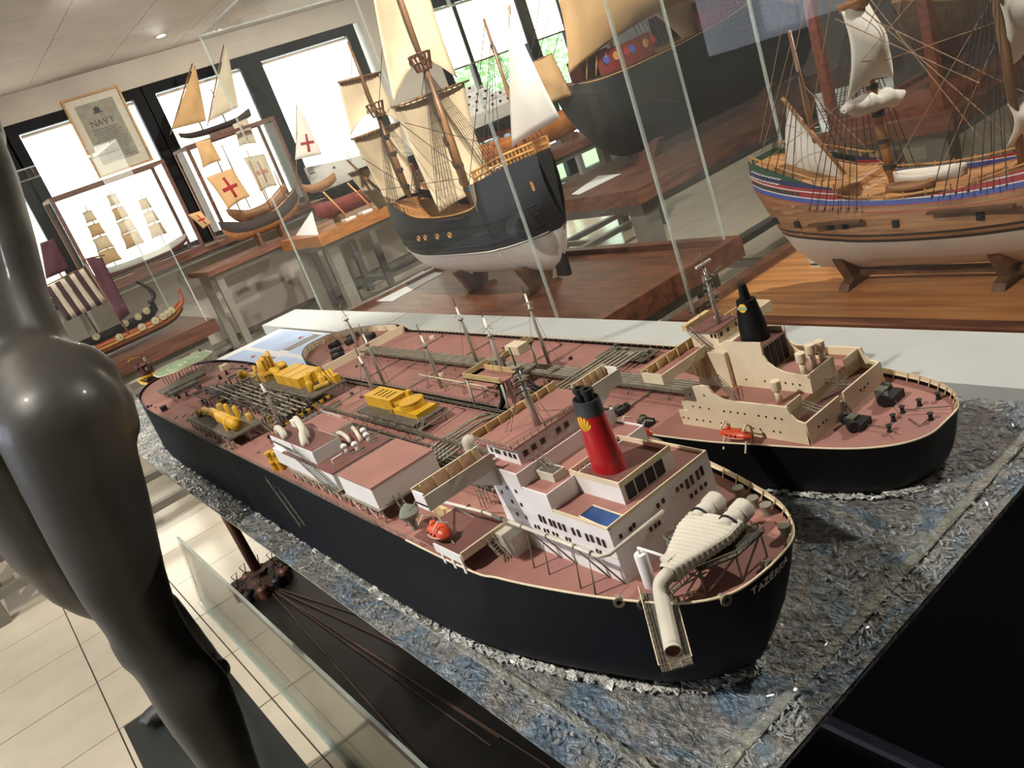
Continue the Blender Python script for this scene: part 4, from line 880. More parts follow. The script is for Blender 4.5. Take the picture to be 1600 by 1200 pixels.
def winch(ship, x, y, z, s=1., a=0.):
    o = MB().lathe((x-.010*s, y, z+.005*s), [(.0045*s, 0), (.0045*s, .004*s), (.003*s, .0042*s), (.003*s, .016*s), (.0045*s, .0162*s), (.0045*s, .020*s)], 10, axis=(math.cos(a), math.sin(a), 0)).build('winch', m_blk, ship)
    MB().box(x-.008*s, x+.008*s, y-.004*s, y+.006*s, z, z+.006*s).build('winch_bed', m_blk, o); MB().box(x-.004*s, x+.004*s, y+.003*s, y+.010*s, z, z+.009*s).build('winch_motor', m_gyd, o); return o
for x, y in ((.66, 1.80), (.715, 1.83), (.69, 1.87), (.74, 1.78), (.64, 1.75), (.735, 1.86)): winch(T, x, y, TD+.0035, 1.5, pr.uniform(-.5, .5))
bm_ = mast(T, (.689, 1.74, TD+.003), (.689, 1.74, TD+.10), .0042)
# cargo deck: centre pipe rack, manifolds, fittings
for k in range(6): x = .674+k*.0058; MB().tube([(x, .70, TD+.009), (x, 1.69, TD+.009)], .0017, 6).build('cargo_pipe', m_gy, T)
MB().box(.666, .672, .70, 1.69, TD+.012, TD+.0135).build('catwalk', m_gyd, T); railing(T, [(.666, .70, TD+.0135), (.666, 1.69, TD+.0135)], .006, .016)
for k in range(26): y = .72+k*.038; MB().tube([(.664, y, TD), (.668, y, TD+.0075), (.710, y, TD+.0075), (.714, y, TD)], .0008, 4).build('pipe_saddle', m_gyd, T)
for k in range(7):
    y = .895+k*.0105; MB().tube([(.580+.004*k, y+.012, TD+.008), (.62, y, TD+.013), (.70, y, TD+.014), (.760, y+.002, TD+.013), (.776-.003*k, y+.004, TD+.008)], .0021, 7).build('manifold_pipe', m_gy, T)
for k in range(9): x, y = .752+pr.uniform(0, .03), .885+pr.uniform(0, .09); MB().lathe((x, y, TD), [(.0026, 0), (.0026, .012), (.004, .0122), (.004, .014)], 8).build('valve', m_gyd if k % 2 else m_gy, T)
MB().box(.745, .785, .88, .985, TD+.006, TD+.0075).build('valve_platform', m_gyd, T)
for k in range(10): x, y = .59+pr.uniform(0, .05), .90+pr.uniform(0, .08); MB().tube([(x, y, TD), (x, y, TD+.016), (x+.006, y+.004, TD+.02), (x+.01, y+.006, TD+.012)], .0011, 6).build('valve', m_gy if k % 2 else m_gyd, T)
for y in (.80, 1.12, 1.33, 1.52): MB().tube([(.585, y, TD+.002), (.79, y, TD+.002)], .0010, 5).build('cross_pipe', m_gyd, T); MB().tube([(.785, y, TD), (.785, y, TD+.010), (.779, y, TD+.010)], .0009, 5).build('pipe_end', m_blk, T)
for x, y in ((.762, .889), (.775, 1.548), (.64, 1.30)): MB().lathe((x, y, TD), [(.0055, 0), (.0055, .005), (.005, .006)], 14).build('tank_cap', m_cream, T)
for k in range(14):
    x = TX+pr.choice((-1, 1))*pr.uniform(.05, .10); y = pr.uniform(.74, 1.66); MB().box(x-.0025, x+.0025, y-.002, y+.002, TD, TD+pr.uniform(.002, .005)).build('deck_fitting', pr.choice((m_blk, m_gyd)), T)
railing(T, [(.797, .72, TD+.003), (.8005, 1.0, TD+.003), (.8005, 1.4, TD+.003), (.798, 1.69, TD+.003)], .007, .014, mt=m_cream)
railing(T, [(.578, .72, TD+.003), (.5775, 1.0, TD+.003), (.5775, 1.4, TD+.003), (.58, 1.69, TD+.003)], .007, .014)
winch(T, .755, 1.19, TD, 1.0); winch(T, .62, .80, TD, 1.1); winch(T, .60, .735, TD, 1.2, .6)
# midships gantry with hoses
gz = 1.112
MB().box(.566, .700, 1.066, 1.082, gz-.002, gz).build('gantry_deck', m_deck, T); MB().box(.566, .60, .982, 1.082, gz-.002, gz).build('gantry_deck', m_deck, T)
for a in ((.566, .700, 1.080, 1.082), (.566, .568, .982, 1.080), (.60, .700, 1.066, 1.0675), (.5985, .60, .982, 1.066)): MB().box(*a, gz-.002, gz+.008).build('gantry_bulwark', m_creamd, T)
for x, y in ((.568, .984), (.568, 1.078), (.598, .984), (.696, 1.07), (.64, 1.075)): MB().tube([(x-.003, y, TD), (x, y, gz-.002)], .0019, 6).build('gantry_leg', m_grime, T)
MB().box(.650, .672, 1.04, 1.075, gz, gz+.014).build('gantry_house', m_cream, T); MB().box(.61, .63, 1.05, 1.072, gz, gz+.010).build('gantry_house', m_gy, T)
for k in (0, .006): MB().tube(cat([(.580+k, 1.01, 1.106), (.574+k, 1.005, 1.085), (.566+k, 1.01, 1.068), (.552+k, 1.02, 1.066)], 12), .0026, 8).build('hose', m_blk, T)
for k in (0, .007): MB().tube(cat([(.600+k, .985, 1.104), (.61+k, .97, 1.08), (.63+k, .955, 1.07)], 10), .0024, 8).build('hose', m_blk, T)
for x, y, zt in ((.689, 1.245, 1.175), (.72, 1.075, 1.185), (.605, 1.245, 1.16), (.60, 1.02, 1.20), (.585, 1.43, 1.165)):
    mast(T, (x, y, TD), (x, y, zt), .0034)
for s_ in (0, 1): MB().tube([(.575, 1.30-.12*s_, TD+.028), (.605, 1.23-.1*s_, TD+.022)], .0011, 5).build('derrick_boom', m_gy, T)
MB().tube([(.60, 1.30, TD+.024), (.60, 1.06, TD+.020)], .0013, 5).build('derrick_boom', m_cream, T)
for y in (1.28, 1.22, 1.16, 1.10): MB().tube([(.597, y, TD), (.60, y, TD+.021), (.603, y, TD)], .0009, 4).build('boom_crutch', m_gy, T)
# stern superstructure
NXT, FXT = .6173, .7607
prof = [onx(*mT(x, y), NXT) for x, y in ((365, 555), (1435, 725), (1365, 545), (1300, 520), (1250, 470), (1220, 410), (1000, 385), (760, 360), (690, 345), (610, 300), (560, 235), (500, 228), (355, 255), (400, 440), (320, 430))]
nw = MB().extr([(NXT, p.y, max(p.z, TD)) for p in prof], (.0025, 0, 0)).build('side_wall', m_cream, T)
MB().extr([(FXT-.0025, p.y, max(p.z, TD)) for p in prof], (.0025, 0, 0)).build('side_wall', m_cream, T)
DK2 = 1.090
sd = MB().box(NXT+.0025, FXT-.0025, .538, .686, TD, DK2-.0006).build('lower_house', m_cream, T)
MB().box(NXT+.0025, FXT-.0025, .538, .672, DK2-.0006, DK2).build('boat_deck', m_deck, sd)
MB().box(NXT+.0025, FXT-.0025, .5155, .538, TD, 1.0745).build('aft_ledge', m_cream, T); MB().box(NXT+.003, FXT-.003, .5175, .538, 1.0745, 1.0752).build('aft_ledge_deck', m_deckd, T)
MB().box(NXT, .678, .5135, .5155, TD, 1.0840).build('aft_wall', m_cream, T); MB().box(.686, FXT, .5135, .5155, TD, 1.0840).build('aft_wall', m_cream, T)
MB().box(NXT+.0025, .648, .5365, .538, DK2-.0006, 1.0995).build('inner_bulwark', m_cream, T); MB().box(.73, FXT-.0025, .5365, .538, DK2-.0006, 1.0995).build('inner_bulwark', m_cream, T)
stair(T, (.682, .508, TD), (.682, .5165, 1.0752), .007); stair(T, (.655, .518, 1.0752), (.645, .545, DK2), .006); stair(T, (.72, .519, 1.0755), (.69, .534, DK2), .007)
UX0, UX1 = .667, .713
up1 = [onx(*tT(x, y), .669) for x, y in ((970, 1180), (1525, 1100), (1420, 1088), (1320, 1070), (1240, 1035), (1180, 990), (1135, 920), (1115, 825), (820, 815), (735, 880), (790, 1090))]
up1 = [(p.y, p.z) for p in up1]; up1[0] = (up1[0][0], DK2); up1 = [(.640, DK2), (.5365, DK2)]+up1[1:-2]+[(.659, 1.136), (.659, 1.102), (.640, 1.10)]
for x in (UX0, UX1-.002): MB().extr([(x, y, z) for y, z in up1], (.002, 0, 0)).build('funnel_house_wall', m_cream, T)
uh = MB().box(UX0+.002, UX1-.002, .5365, .640, DK2, 1.108).build('funnel_house', m_cream, T); MB().box(UX0+.002, UX1-.002, .538, .590, 1.108, 1.1088).build('house_deck', m_deck, uh)
MB().box(UX0+.002, UX1-.002, .590, .659, 1.108, 1.141).build('casing', m_cream, T); MB().box(UX0+.002, UX1-.002, .590, .640, 1.141, 1.1416).build('casing_deck', m_deckd, T)
for k in range(4): x = .6705+k*.0102; MB().box(x, x+.0078, .5888, .5902, 1.1105, 1.1395).build('louvre', m_pit, T)
MB().box(UX0, UX1, .5365, .538, 1.108, 1.1125).build('aft_parapet', m_cream, T)
MB().box(UX0-.006, UX1+.006, .640, .690, DK2, 1.134).build('bridge_tower', m_cream, T)
for x in (.648, .655): MB().box(x, x+.0008, .672, .674, 1.1, 1.12).build('corner_post', m_cream, T)
# bridge, wings, wheelhouse
wgd = MB().box(.587, .791, .669, .698, 1.1335, 1.1352).build('bridge_wing', m_deck, T)
MB().box(.585, .664, .667, .669, 1.1305, 1.1425).build('wing_bulwark', m_cream, wgd); MB().box(.716, .793, .667, .669, 1.1305, 1.1425).build('wing_bulwark', m_cream, wgd)
MB().box(.585, .793, .698, .700, 1.1305, 1.1455).build('wing_bulwark', m_creamd, wgd)
for x in (.585, .7915): MB().box(x, x+.0015, .669, .698, 1.1305, 1.1435).build('wing_end', m_cream, wgd)
for k in range(12): x = .592+k*.0178; MB().box(x, x+.0009, .695, .698, 1.1352, 1.1445).build('bulwark_stay', m_creamd, wgd)
for s_, x in ((1, UX0-.006), (-1, UX1+.006)): MB().extr([(x, .675, 1.1335), (x-s_*.045, .675, 1.1335), (x, .675, 1.098)], (0, .0015, 0)).build('wing_bracket', m_cream, wgd)
wht = house(T, .672, .710, .653, .694, 1.1352, 1.157, m_cream, m_deckd, 'wheelhouse', 0)
MB().box(.668, .714, .694, .7015, 1.157, 1.1645).build('front_bulwark', m_creamd, wht); MB().box(.668, .714, .651, .694, 1.1568, 1.158).build('roof_slab', m_deckd, wht)
wq = pane_mesh(.0034, .0048, 'y', m_pane); wx = pane_mesh(.003, .0046, 'x', m_pane)
for x, y in ((785, 757), (840, 720), (908, 672)): inst('window_pane', wq, ony(*tT(x, y), .653-.0002), wht)
for x, y in ((703, 773), (735, 775)): inst('window_pane', wx, onx(*tT(x, y), .672-.0002), wht)
stair(wht, (.666, .662, 1.1352), (.666, .688, 1.158), .006); stair(T, (.632, .610, DK2), (.640, .640, 1.112), .006)
mT_ = mast(T, (.692, .664, 1.158), (.692, .664, 1.228), .0034)
for k in range(6): z = 1.185+k*.007; L = .011-.001*k; MB().box(.692-L, .692+L, .6635, .6645, z, z+.0013).build('radar_bar', m_gy, mT_); MB().box(.6915, .6925, .664-L, .664+L, z+.003, z+.004).build('radar_bar', m_gyd, mT_)
MB().box(.680, .706, .6625, .6655, 1.232, 1.2345).build('radar_scanner', m_grime, mT_); MB().ball((.703, .675, 1.161), .004, 10, 6).build('dome', m_cream, wht)
MB().tube([(.692, .664, 1.215), (.72, .664, 1.219)], .0008, 4).build('yardarm', m_gyd, mT_)
# black funnel with yellow roundel
ft = MB().lathe((.690, .614, 1.1416), [(.0180, 0), (.0165, .02), (.0118, .047), (.0118, .0485), (.010, .0487)], 28, sx=.80).build('funnel', m_hullT, T)
MB().lathe((.690, .614, 1.190), [(.0062, 0), (.0046, .017), (.0046, .0185), (.003, .0187)], 16).build('exhaust_pipe', m_hullT, ft)
pf, nf = hit(ft, *tT(962, 543))
if pf is None: pf, nf = Vector((.677, .613, 1.17)), Vector((-1, -.3, .2))
MB().lathe(pf-nf*.0008, [(.0050, 0), (.0050, .0016)], 20, axis=nf).build('roundel', m_logo, ft)
rtv = Vector((0, 0, 1)).cross(nf).normalized(); upv2 = nf.cross(rtv)
MB().extr([pf+rtv*a+upv2*b_+nf*.0009 for a, b_ in ((-.0062, -.0016), (.0062, -.0016), (.0062, .0016), (-.0062, .0016))], nf*.0006).build('roundel_bar', m_green, ft)
# mushroom vents, boats, portholes
for x, y, z, h in ((.672, .545, 1.1088, .028), (.690, .545, 1.1088, .030), (.704, .543, 1.1088, .026), (.641, .560, DK2, .028)):
    o = MB().tube([(x, y, z), (x, y, z+h*.62)], .0036, 14).build('mushroom_vent', m_cream, T); MB().lathe((x, y, z+h*.58), [(.0052, 0), (.0056, .001), (.0056, .0105), (.0050, .011)], 18).build('vent_cap', m_cream, o)
lifeboat(T, (.596, .592, 1.0705), .044, k_=1.35)
for y in (.607, .577): MB().tube([(.605, y, TD), (.606, y, 1.078), (.600, y, 1.083), (.592, y, 1.078)], .0013, 6).build('davit', m_cream, T); MB().bar((.588, y, TD-.004), (.594, y, 1.066), .0013).build('davit_foot', m_cream, T)
MB().bar((.600, .607, 1.082), (.600, .577, 1.082), .0006).build('davit_span', m_cream, T)
port = MB().lathe((-.0003, 0, 0), [(.00115, 0), (.00115, .0006)], 10, axis=(1, 0, 0)).mesh('porthole', m_pit, Vector((0, 0, 0)))
for x, y in ((700, 440), (754, 447), (815, 455), (872, 463), (988, 478), (1050, 487), (1125, 498), (1180, 506), (418, 298), (533, 308), (442, 400), (500, 408), (575, 420), (362, 492), (403, 498), (475, 510), (528, 518), (585, 527), (680, 540), (727, 548), (1003, 590), (1114, 607), (1170, 615), (945, 582)): inst('porthole', port, onx(*mT(x, y), NXT-.0002), nw)
for x, y in ((885, 175), (1040, 190), (1212, 205), (1272, 214), (1332, 222)): inst('porthole', port, onx(*mT(x, y), UX0-.0002), uh)
portY = MB().lathe((0, -.0003, 0), [(.0013, 0), (.0013, .0006)], 10, axis=(0, 1, 0)).mesh('porthole', m_pit, Vector((0, 0, 0)))
for x, y in ((397, 832), (430, 802), (457, 782), (724, 547), (754, 525), (783, 497)): inst('porthole', portY, ony(*sT(x, y), .5135-.0002), T)
# stern deck gear
winch(T, .664, .484, TD, 1.35, .9); winch(T, .722, .482, TD, 1.6, .45)
for x, y in ((.718, .451), (.701, .46), (.683, .46), (.694, .427), (.663, .453), (.735, .44)): MB().lathe((x, y, TD), [(.0032, 0), (.0022, .002), (.0022, .006), (.0034, .0075)], 10).build('mooring_post', m_blk, T)
MB().tube([(.664, .484, TD+.004), (.663, .453, TD+.004), (.655, .442, TD+.004)], .0005, 4).build('mooring_rope', m_gyd, T)
MB().tube([(.722, .482, TD+.004), (.70, .46, TD+.004), (.715, .418, TD+.005)], .0005, 4).build('mooring_rope', m_gyd, T)
MB().tube([(.69, .448, TD+.001), (.678, .43, TD+.001), (.694, .427, TD+.003)], .0005, 4).build('mooring_rope', m_blk, T)
sb = [p for p in topT if p.y < .53 and p.x > TX+.02]
fbw = MB()
for a, b_ in zip(sb, sb[1:]): fbw.add([a, b_, b_+Vector((0, 0, .006)), a+Vector((0, 0, .006))], [(0, 1, 2, 3)])
fbw.build('stern_bulwark', m_cream, T)
for a in sb[::2]: q = a.lerp(Vector((TX, .55, a.z)), .03); MB().bar((q.x, q.y, TD), a+Vector((0, 0, .006)), .0007).build('bulwark_stay', m_creamd, T)
# ================================================================== sailing ships
m_sail = mat('tan_sailcloth', (212, 190, 156), .85, 0, .10, 9, .2, 120)
m_sailw = mat('off_white_sailcloth', (214, 206, 192), .85, 0, .06, 9, .2, 120)
m_sailo = mat('ochre_sailcloth', (190, 152, 104), .85, 0, .12, 7, .2, 120)
m_sailp = mat('pale_sailcloth', (206, 192, 164), .85, 0, .08, 9, .2, 120)
m_sparw = wood('spar_wood', (92, 62, 38), (140, 100, 64), 8, (8, 8, 1))
m_rig = mat('dark_rigging', (52, 42, 34), .8, 0, .2, 60)
m_rigt = mat('tan_rigging', (150, 118, 80), .8, 0, .2, 60)
m_gallb = mat('black_galleon_planks', (26, 23, 22), .5, 0, .25, 14, .2, 40, 0, (6, 1, 14))
m_hwhite = mat('white_hull_bottom', (220, 208, 192), .5, 0, .05, 12)
m_plank = wood('ship_planking', (118, 78, 48), (166, 118, 76), 10, (8, 1, 14), .5, 0)
m_deckw = wood('ship_deck_wood', (140, 94, 52), (182, 130, 78), 10, (10, 1, 8), .5, 0)
m_gold = wood('gilded_rail', (150, 104, 52), (190, 140, 78), 10, (6, 2, 6), .5, 0)
m_cross = mat('red_cross_paint', (150, 30, 34), .8)
m_bblue = mat('band_blue', (70, 84, 150), .5); m_bred = mat('band_red', (158, 44, 44), .5); m_bgreen = mat('band_green', (40, 74, 50), .5); m_bnavy = mat('band_navy', (38, 42, 80), .5)
m_bwhite = mat('band_white', (220, 214, 206), .5)
m_greenblk = mat('very_dark_green_hull', (24, 25, 22), .5, 0, .2, 12)
m_oxred = mat('oxblood_paint', (104, 34, 28), .5, 0, .1, 20)
m_shipgrey = mat('naval_grey', (176, 172, 160), .5, 0, .05, 12)
m_stand = wood('cradle_wood', (70, 46, 28), (106, 72, 44), 8, (6, 6, 6))
class Fr:   # ship frame: s runs along the keel, t to the side
    def __init__(q, o, ax, lat): q.o = Vector(o); q.ax = Vector(ax); q.lat = Vector(lat)
    def __call__(q, s, t, z): v = q.o+q.ax*s+q.lat*t; return Vector((v.x, v.y, z))
def whull(th, fr, S, bands, n=40, rows=5, full=.62, tumble=.12):
    R = cat(S, n)
    def wd(i, z):
        s, zk, zd, b = R[i]; t = min(1, max(0, (z-zk)/max(1e-6, zd-zk))); return max(0, b)*(math.sin(math.pi/2*min(1, t/.72))**full)*(1-tumble*max(0, (t-.6)/.4))
    for nm, mt, lo, hi in bands:
        g = MB()
        for sd in (-1, 1):
            vs = []; 
            for i in range(n+1):
                s, zk, zd, b = R[i]; a = max(zk, min(zd, lo(s, zk, zd))); c = max(a, min(zd, hi(s, zk, zd)))
                for r in range(rows+1): z = a+(c-a)*r/rows; vs.append(fr(s, sd*wd(i, z), z))
            w_ = rows+1; fs = [(i*w_+r, (i+1)*w_+r, (i+1)*w_+r+1, i*w_+r+1) for i in range(n) for r in range(rows)]
            if sd > 0: fs = [f[::-1] for f in fs]
            g.add(vs, fs, True)
        for i in (0, n):   # transom / stem caps
            s, zk, zd, b = R[i]; a = max(zk, min(zd, lo(s, zk, zd))); c = max(a, min(zd, hi(s, zk, zd)))
            if c-a > 1e-5 and b > .002: g.add([fr(s, -wd(i, a), a), fr(s, wd(i, a), a), fr(s, wd(i, c), c), fr(s, -wd(i, c), c)], [(0, 1, 2, 3)])
        g.build(nm, mt, th)
    return R, wd
def deck_of(th, fr, R, wd, drop, mt, a=0, b=1, nm='deck'):
    n = len(R)-1; i0, i1 = int(a*n), int(b*n); g = MB(); vs = []
    for i in range(i0, i1+1): z = R[i][2]-drop; w_ = wd(i, z)*.97; vs += [fr(R[i][0], -w_, z), fr(R[i][0], w_, z)]
    m = i1-i0; g.add(vs, [(2*k, 2*k+1, 2*k+3, 2*k+2) for k in range(m)]); return g.build(nm, mt, th)
def sail(th, pts, mt, bulge=.02, arch=.0, pinch=.0, nrm=None, n=12, name='sail', th_=.0012):
    TL, TR, BR, BL = [Vector(p) for p in pts]; nv = Vector(nrm) if nrm else (TR-TL).cross(BL-TL).normalized()
    def f(u, v):
        e = pinch*math.sin(math.pi*v); uu = e+(1-2*e)*u; p = (TL*(1-uu)+TR*uu)*(1-v)+(BL*(1-uu)+BR*uu)*v
        p = p+nv*bulge*math.sin(math.pi*min(1, v*.9+.05))*(.35+.65*math.sin(math.pi*u)); up_ = ((TL+TR)-(BL+BR))*.5
        return p+up_*arch*math.sin(math.pi*u)*v**2+nv*.0015*math.sin(9*u+5*v)
    o = MB().sheet(f, n, n, th_).build(name, mt, th); o['_f'] = 0; del o['_f']; return o, f
def cross_on(th, f, u, v, hu, hv, nv, mt=None):
    for (a, b, c, d) in ((u-hu*.18, u+hu*.18, v-hv, v+hv), (u-hu, u+hu, v-hv*.16, v+hv*.16)):
        MB().sheet(lambda x, y: Vector(f(a+(b-a)*x, c+(d-c)*y))+Vector(nv)*.0016, 6, 6, .0008).build('red_cross', mt or m_cross, th)
def spar(th, a, b, r, nm='yard', mt=None, n=8): return MB().tube([a, Vector(a).lerp(Vector(b), .5), b], [r*.75, r, r*.6], n).build(nm, mt or m_sparw, th)
def nest(th, c, r, h, mt):
    c = Vector(c); o = MB().lathe(c, [(r*.62, 0), (r*.62, h*.1), (.001, h*.1)], 14).build('crows_nest', mt, th)
    for k in range(12): a = k*math.pi/6; MB().bar(c+Vector((math.cos(a)*r*.62, math.sin(a)*r*.62, 0)), c+Vector((math.cos(a)*r, math.sin(a)*r, h)), r*.09).build('nest_slat', mt, o)
    for z, q in ((.5, .81), (1, 1.0)): MB().tube([c+Vector((math.cos(k*math.pi/7)*r*q, math.sin(k*math.pi/7)*r*q, h*z)) for k in range(14)], r*.07, 5, True, True).build('nest_ring', mt, o)
def shrouds(th, top, base, n, rat, mt, r=.0009):
    top = Vector(top); A, B = Vector(base[0]), Vector(base[1]); g = MB(); ls = [(A.lerp(B, k/(n-1)), top+(B-A)*.02*(k-n/2)) for k in range(n)]
    for a, b in ls: g.tube([a, b], r, 4, False)
    for j in range(1, rat):
        t = j/rat*.93; g.tube([a.lerp(b, t) for a, b in ls], r*.6, 3, False)
    for k, (a, b) in enumerate(ls): g.ball(a.lerp(b, .02), r*2.6, 6, 4)
    return g.build('shrouds', mt, th)
def lines(th, segs, mt, r=.0007):
    for a, b in segs: MB().tube([a, b], r, 4, False).build('rigging_line', mt, th)
def cradle(th, fr, s, zb, zt, w_, mt, th_=.02):
    MB().extr([fr(s-th_/2, t, z) for t, z in ((-w_, zb), (w_, zb), (w_*.8, zb+.012), (w_*.5, zb+.016), (w_*.95, zt), (w_*.6, zt), (0, zb+(zt-zb)*.55), (-w_*.6, zt), (-w_*.95, zt), (-w_*.5, zb+.016), (-w_*.8, zb+.012))], fr.ax*th_).build('cradle', mt, th)
# ---------------- black galleon with white bottom
GX = 1.45
G = thing('galleon_model', 'black-hulled galleon model with white bottom and tan square sails', 'ship model', (GX, 2.3, TB))
fr = Fr((GX, 0, 0), (0, 1, 0), (1, 0, 0))
S = [(1.845, 1.10, 1.29, .030), (1.90, .985, 1.285, .055), (1.96, .948, 1.278, .082), (2.045, .942, 1.262, .112), (2.075, .942, 1.255, .114), (2.10, .942, 1.195, .116), (2.2, .945, 1.178, .118), (2.32, .945, 1.176, .118), (2.45, .95, 1.185, .115), (2.52, .955, 1.20, .11), (2.6, .962, 1.225, .098), (2.7, .985, 1.25, .072), (2.77, 1.03, 1.26, .036), (2.81, 1.10, 1.262, .006)]
WLz = lambda s, zk, zd: 1.045+.03*max(0, (2.15-s)/.3)**2+.02*max(0, (s-2.5)/.3)**2
R, wd = whull(G, fr, S, [('white_bottom', m_hwhite, lambda s, k, d: k, WLz), ('black_topsides', m_gallb, WLz, lambda s, k, d: d)], 64)
for off, mt in ((.004, m_hwhite), (.03, m_gallb), (.062, m_gallb), (.09, m_gallb)):
    for sd in (-1, 1): MB().tube([fr(R[i][0], sd*(wd(i, WLz(*R[i][:3])+off)+.0012), WLz(*R[i][:3])+off) for i in range(4, 63)], .0022, 5).build('wale', mt, G)
deck_of(G, fr, R, wd, .03, m_deckw); deck_of(G, fr, R, wd, .012, m_deckw, 0, .27, 'poop_deck')
MB().box(GX-.105, GX+.105, 2.095, 2.099, 1.15, 1.255).build('cabin_front', mat('teal_panelling', (92, 110, 112), .6, 0, .15, 30), G)
for k in range(6): MB().box(GX-.095+k*.034, GX-.09+k*.034, 2.099, 2.102, 1.155, 1.245).build('pilaster', m_gold, G)
for sd in (-1, 1): # gilded gallery rails
    for h in (.012, .03): MB().tube([fr(R[i][0], sd*wd(i, R[i][2]), R[i][2]+h) for i in range(0, 18)], .004, 5).build('gallery_rail', m_gold, G)
    for i in range(0, 18): MB().bar(fr(R[i][0], sd*wd(i, R[i][2]), R[i][2]), fr(R[i][0], sd*wd(i, R[i][2]), R[i][2]+.032), .003).build('baluster', m_gold, G)
    for i in range(44, 62, 2): MB().bar(fr(R[i][0], sd*wd(i, R[i][2]), R[i][2]), fr(R[i][0], sd*wd(i, R[i][2]), R[i][2]+.022), .0025).build('baluster', m_gold, G)
    MB().tube([fr(R[i][0], sd*wd(i, R[i][2]), R[i][2]+.022) for i in range(44, 62)], .003, 5).build('bow_rail', m_gold, G)
    MB().tube([fr(R[i][0], sd*wd(i, R[i][2]-.002), R[i][2]) for i in range(18, 46)], .003, 5).build('waist_rail', m_gold, G)
    for k in range(4): i = 33+k*3; z = WLz(*R[i][:3])+.072; MB().lathe(fr(R[i][0], sd*(wd(i, z)-.001), z), [(.010, 0), (.010, .004), (.007, .004), (.006, .001)], 12, axis=(sd, 0, 0)).build('gun_port', m_gold, G)
    for k in range(2): MB().extr([fr(1.875+k*.035, sd*(wd(3+k*2, 1.21)+.001), 1.195), fr(1.890+k*.035, sd*(wd(3+k*2, 1.21)+.001), 1.195), fr(1.890+k*.035, sd*(wd(3+k*2, 1.21)+.001), 1.215), fr(1.8825+k*.035, sd*(wd(3+k*2, 1.21)+.001), 1.223), fr(1.875+k*.035, sd*(wd(3+k*2, 1.21)+.001), 1.215)], (sd*.003, 0, 0)).build('arched_window', m_gold, G)
MB().extr([fr(1.905, -.008, .925), fr(1.955, -.008, .925), fr(1.925, -.008, 1.10), fr(1.885, -.008, 1.10)], (.016, 0, 0)).build('rudder', m_gallb, G)
MB().lathe((GX-.118, 1.89, 1.12), [(.035, -.02), (.045, 0), (.03, .03), (.012, .05)], 12, axis=(-.3, -.5, .6)).build('quarter_badge', m_gallb, G)
MB().box(GX-.012, GX+.012, 2.6, 2.79, 1.18, 1.235).build('beakhead', m_plank, G)
for y in (2.06, 2.42): cradle(G, fr, y, TB, .975, .075, m_stand, .03)
ym, yf, yz = 2.27, 2.64, 1.95
spar(G, (GX, ym, 1.15), (GX, ym-.01, 1.62), .0125, 'main_mast'); spar(G, (GX, ym-.008, 1.60), (GX, ym-.01, 1.94), .008, 'main_topmast')
spar(G, (GX, yf, 1.2), (GX, yf+.01, 1.56), .010, 'fore_mast'); spar(G, (GX, yf+.01, 1.54), (GX, yf+.015, 1.78), .006, 'fore_topmast')
spar(G, (GX+.03, yz, 1.25), (GX+.03, yz, 1.66), .006, 'mizzen_mast'); spar(G, (GX, 2.78, 1.22), (GX, 3.0, 1.42), .007, 'bowsprit')
for k in range(5): MB().lathe((GX, ym, 1.22+k*.075), [(.0142, 0), (.0142, .014)], 10).build('mast_band', m_rig, G)
for k in range(4): MB().lathe((GX, yf, 1.27+k*.06), [(.0118, 0), (.0118, .012)], 10).build('mast_band', m_rig, G)
nest(G, (GX, ym, 1.598), .034, .05, wood('nest_wood', (60, 30, 18), (104, 56, 34), 8)); nest(G, (GX, yf, 1.525), .03, .045, m_stand)
pY = lambda pts, y: [ony(a, b, y) for a, b in pts]
fw = (0, 1, 0)
for pts, y, bl, ar, pi_, mt in (([(573, -78), (648, -104), (716, 122), (616, 163)], ym+.02, .05, .20, .02, m_sail), ([(616, 167), (726, 128), (775, 292), (687, 332)], ym+.03, .05, .03, .03, m_sail),
        ([(530, 129), (591, 114), (628, 190), (549, 210)], yf+.03, .03, .30, .02, m_sail), ([(552, 217), (625, 191), (662, 300), (608, 322)], yf+.04, .05, .05, .05, m_sail), ([(545, 272), (580, 258), (628, 312), (592, 328)], 2.93, .03, .02, .03, m_sail)):
    q = pY(pts, y); sail(G, q, mt, bl, ar, pi_, fw, 16); e = (q[1]-q[0])*.05
    spar(G, q[0]-e-Vector((0, .006, 0)), q[1]+e-Vector((0, .006, 0)), .0055); 
    for k in range(12): c = q[0].lerp(q[1], (k+.5)/12); MB().tube([c+Vector((0, -.013, .002)), c+Vector((0, -.006, -.007)), c+Vector((0, .001, .002))], .0014, 4).build('sail_lashing', m_rig, G)
q = [onx(a, b, GX+.03) for a, b in ((798, 22), (876, 183), (800, 230))]
sail(G, [q[0], q[0]+Vector((0, -.002, 0)), q[1], q[2]], m_sailw, .02, 0, 0, (-1, 0, 0), 14, 'lateen_sail'); spar(G, q[0]+Vector((.004, 0, .02)), q[2]+Vector((.004, 0, -.03)), .005)
for sd in (-1, 1):
    shrouds(G, (GX, ym, 1.60), (fr(2.17, sd*.118, 1.19), fr(2.30, sd*.118, 1.185)), 7, 16, m_rig); shrouds(G, (GX, yf, 1.53), (fr(2.56, sd*.10, 1.22), fr(2.66, sd*.085, 1.24)), 5, 13, m_rig)
    shrouds(G, (GX+.03, yz, 1.6), (fr(1.93, sd*.09, 1.285), fr(2.02, sd*.105, 1.27)), 4, 10, m_rig)
    MB().box(GX+sd*.118-.008, GX+sd*.118+.008, 2.15, 2.32, 1.165, 1.17).build('channel_board', m_gallb, G)
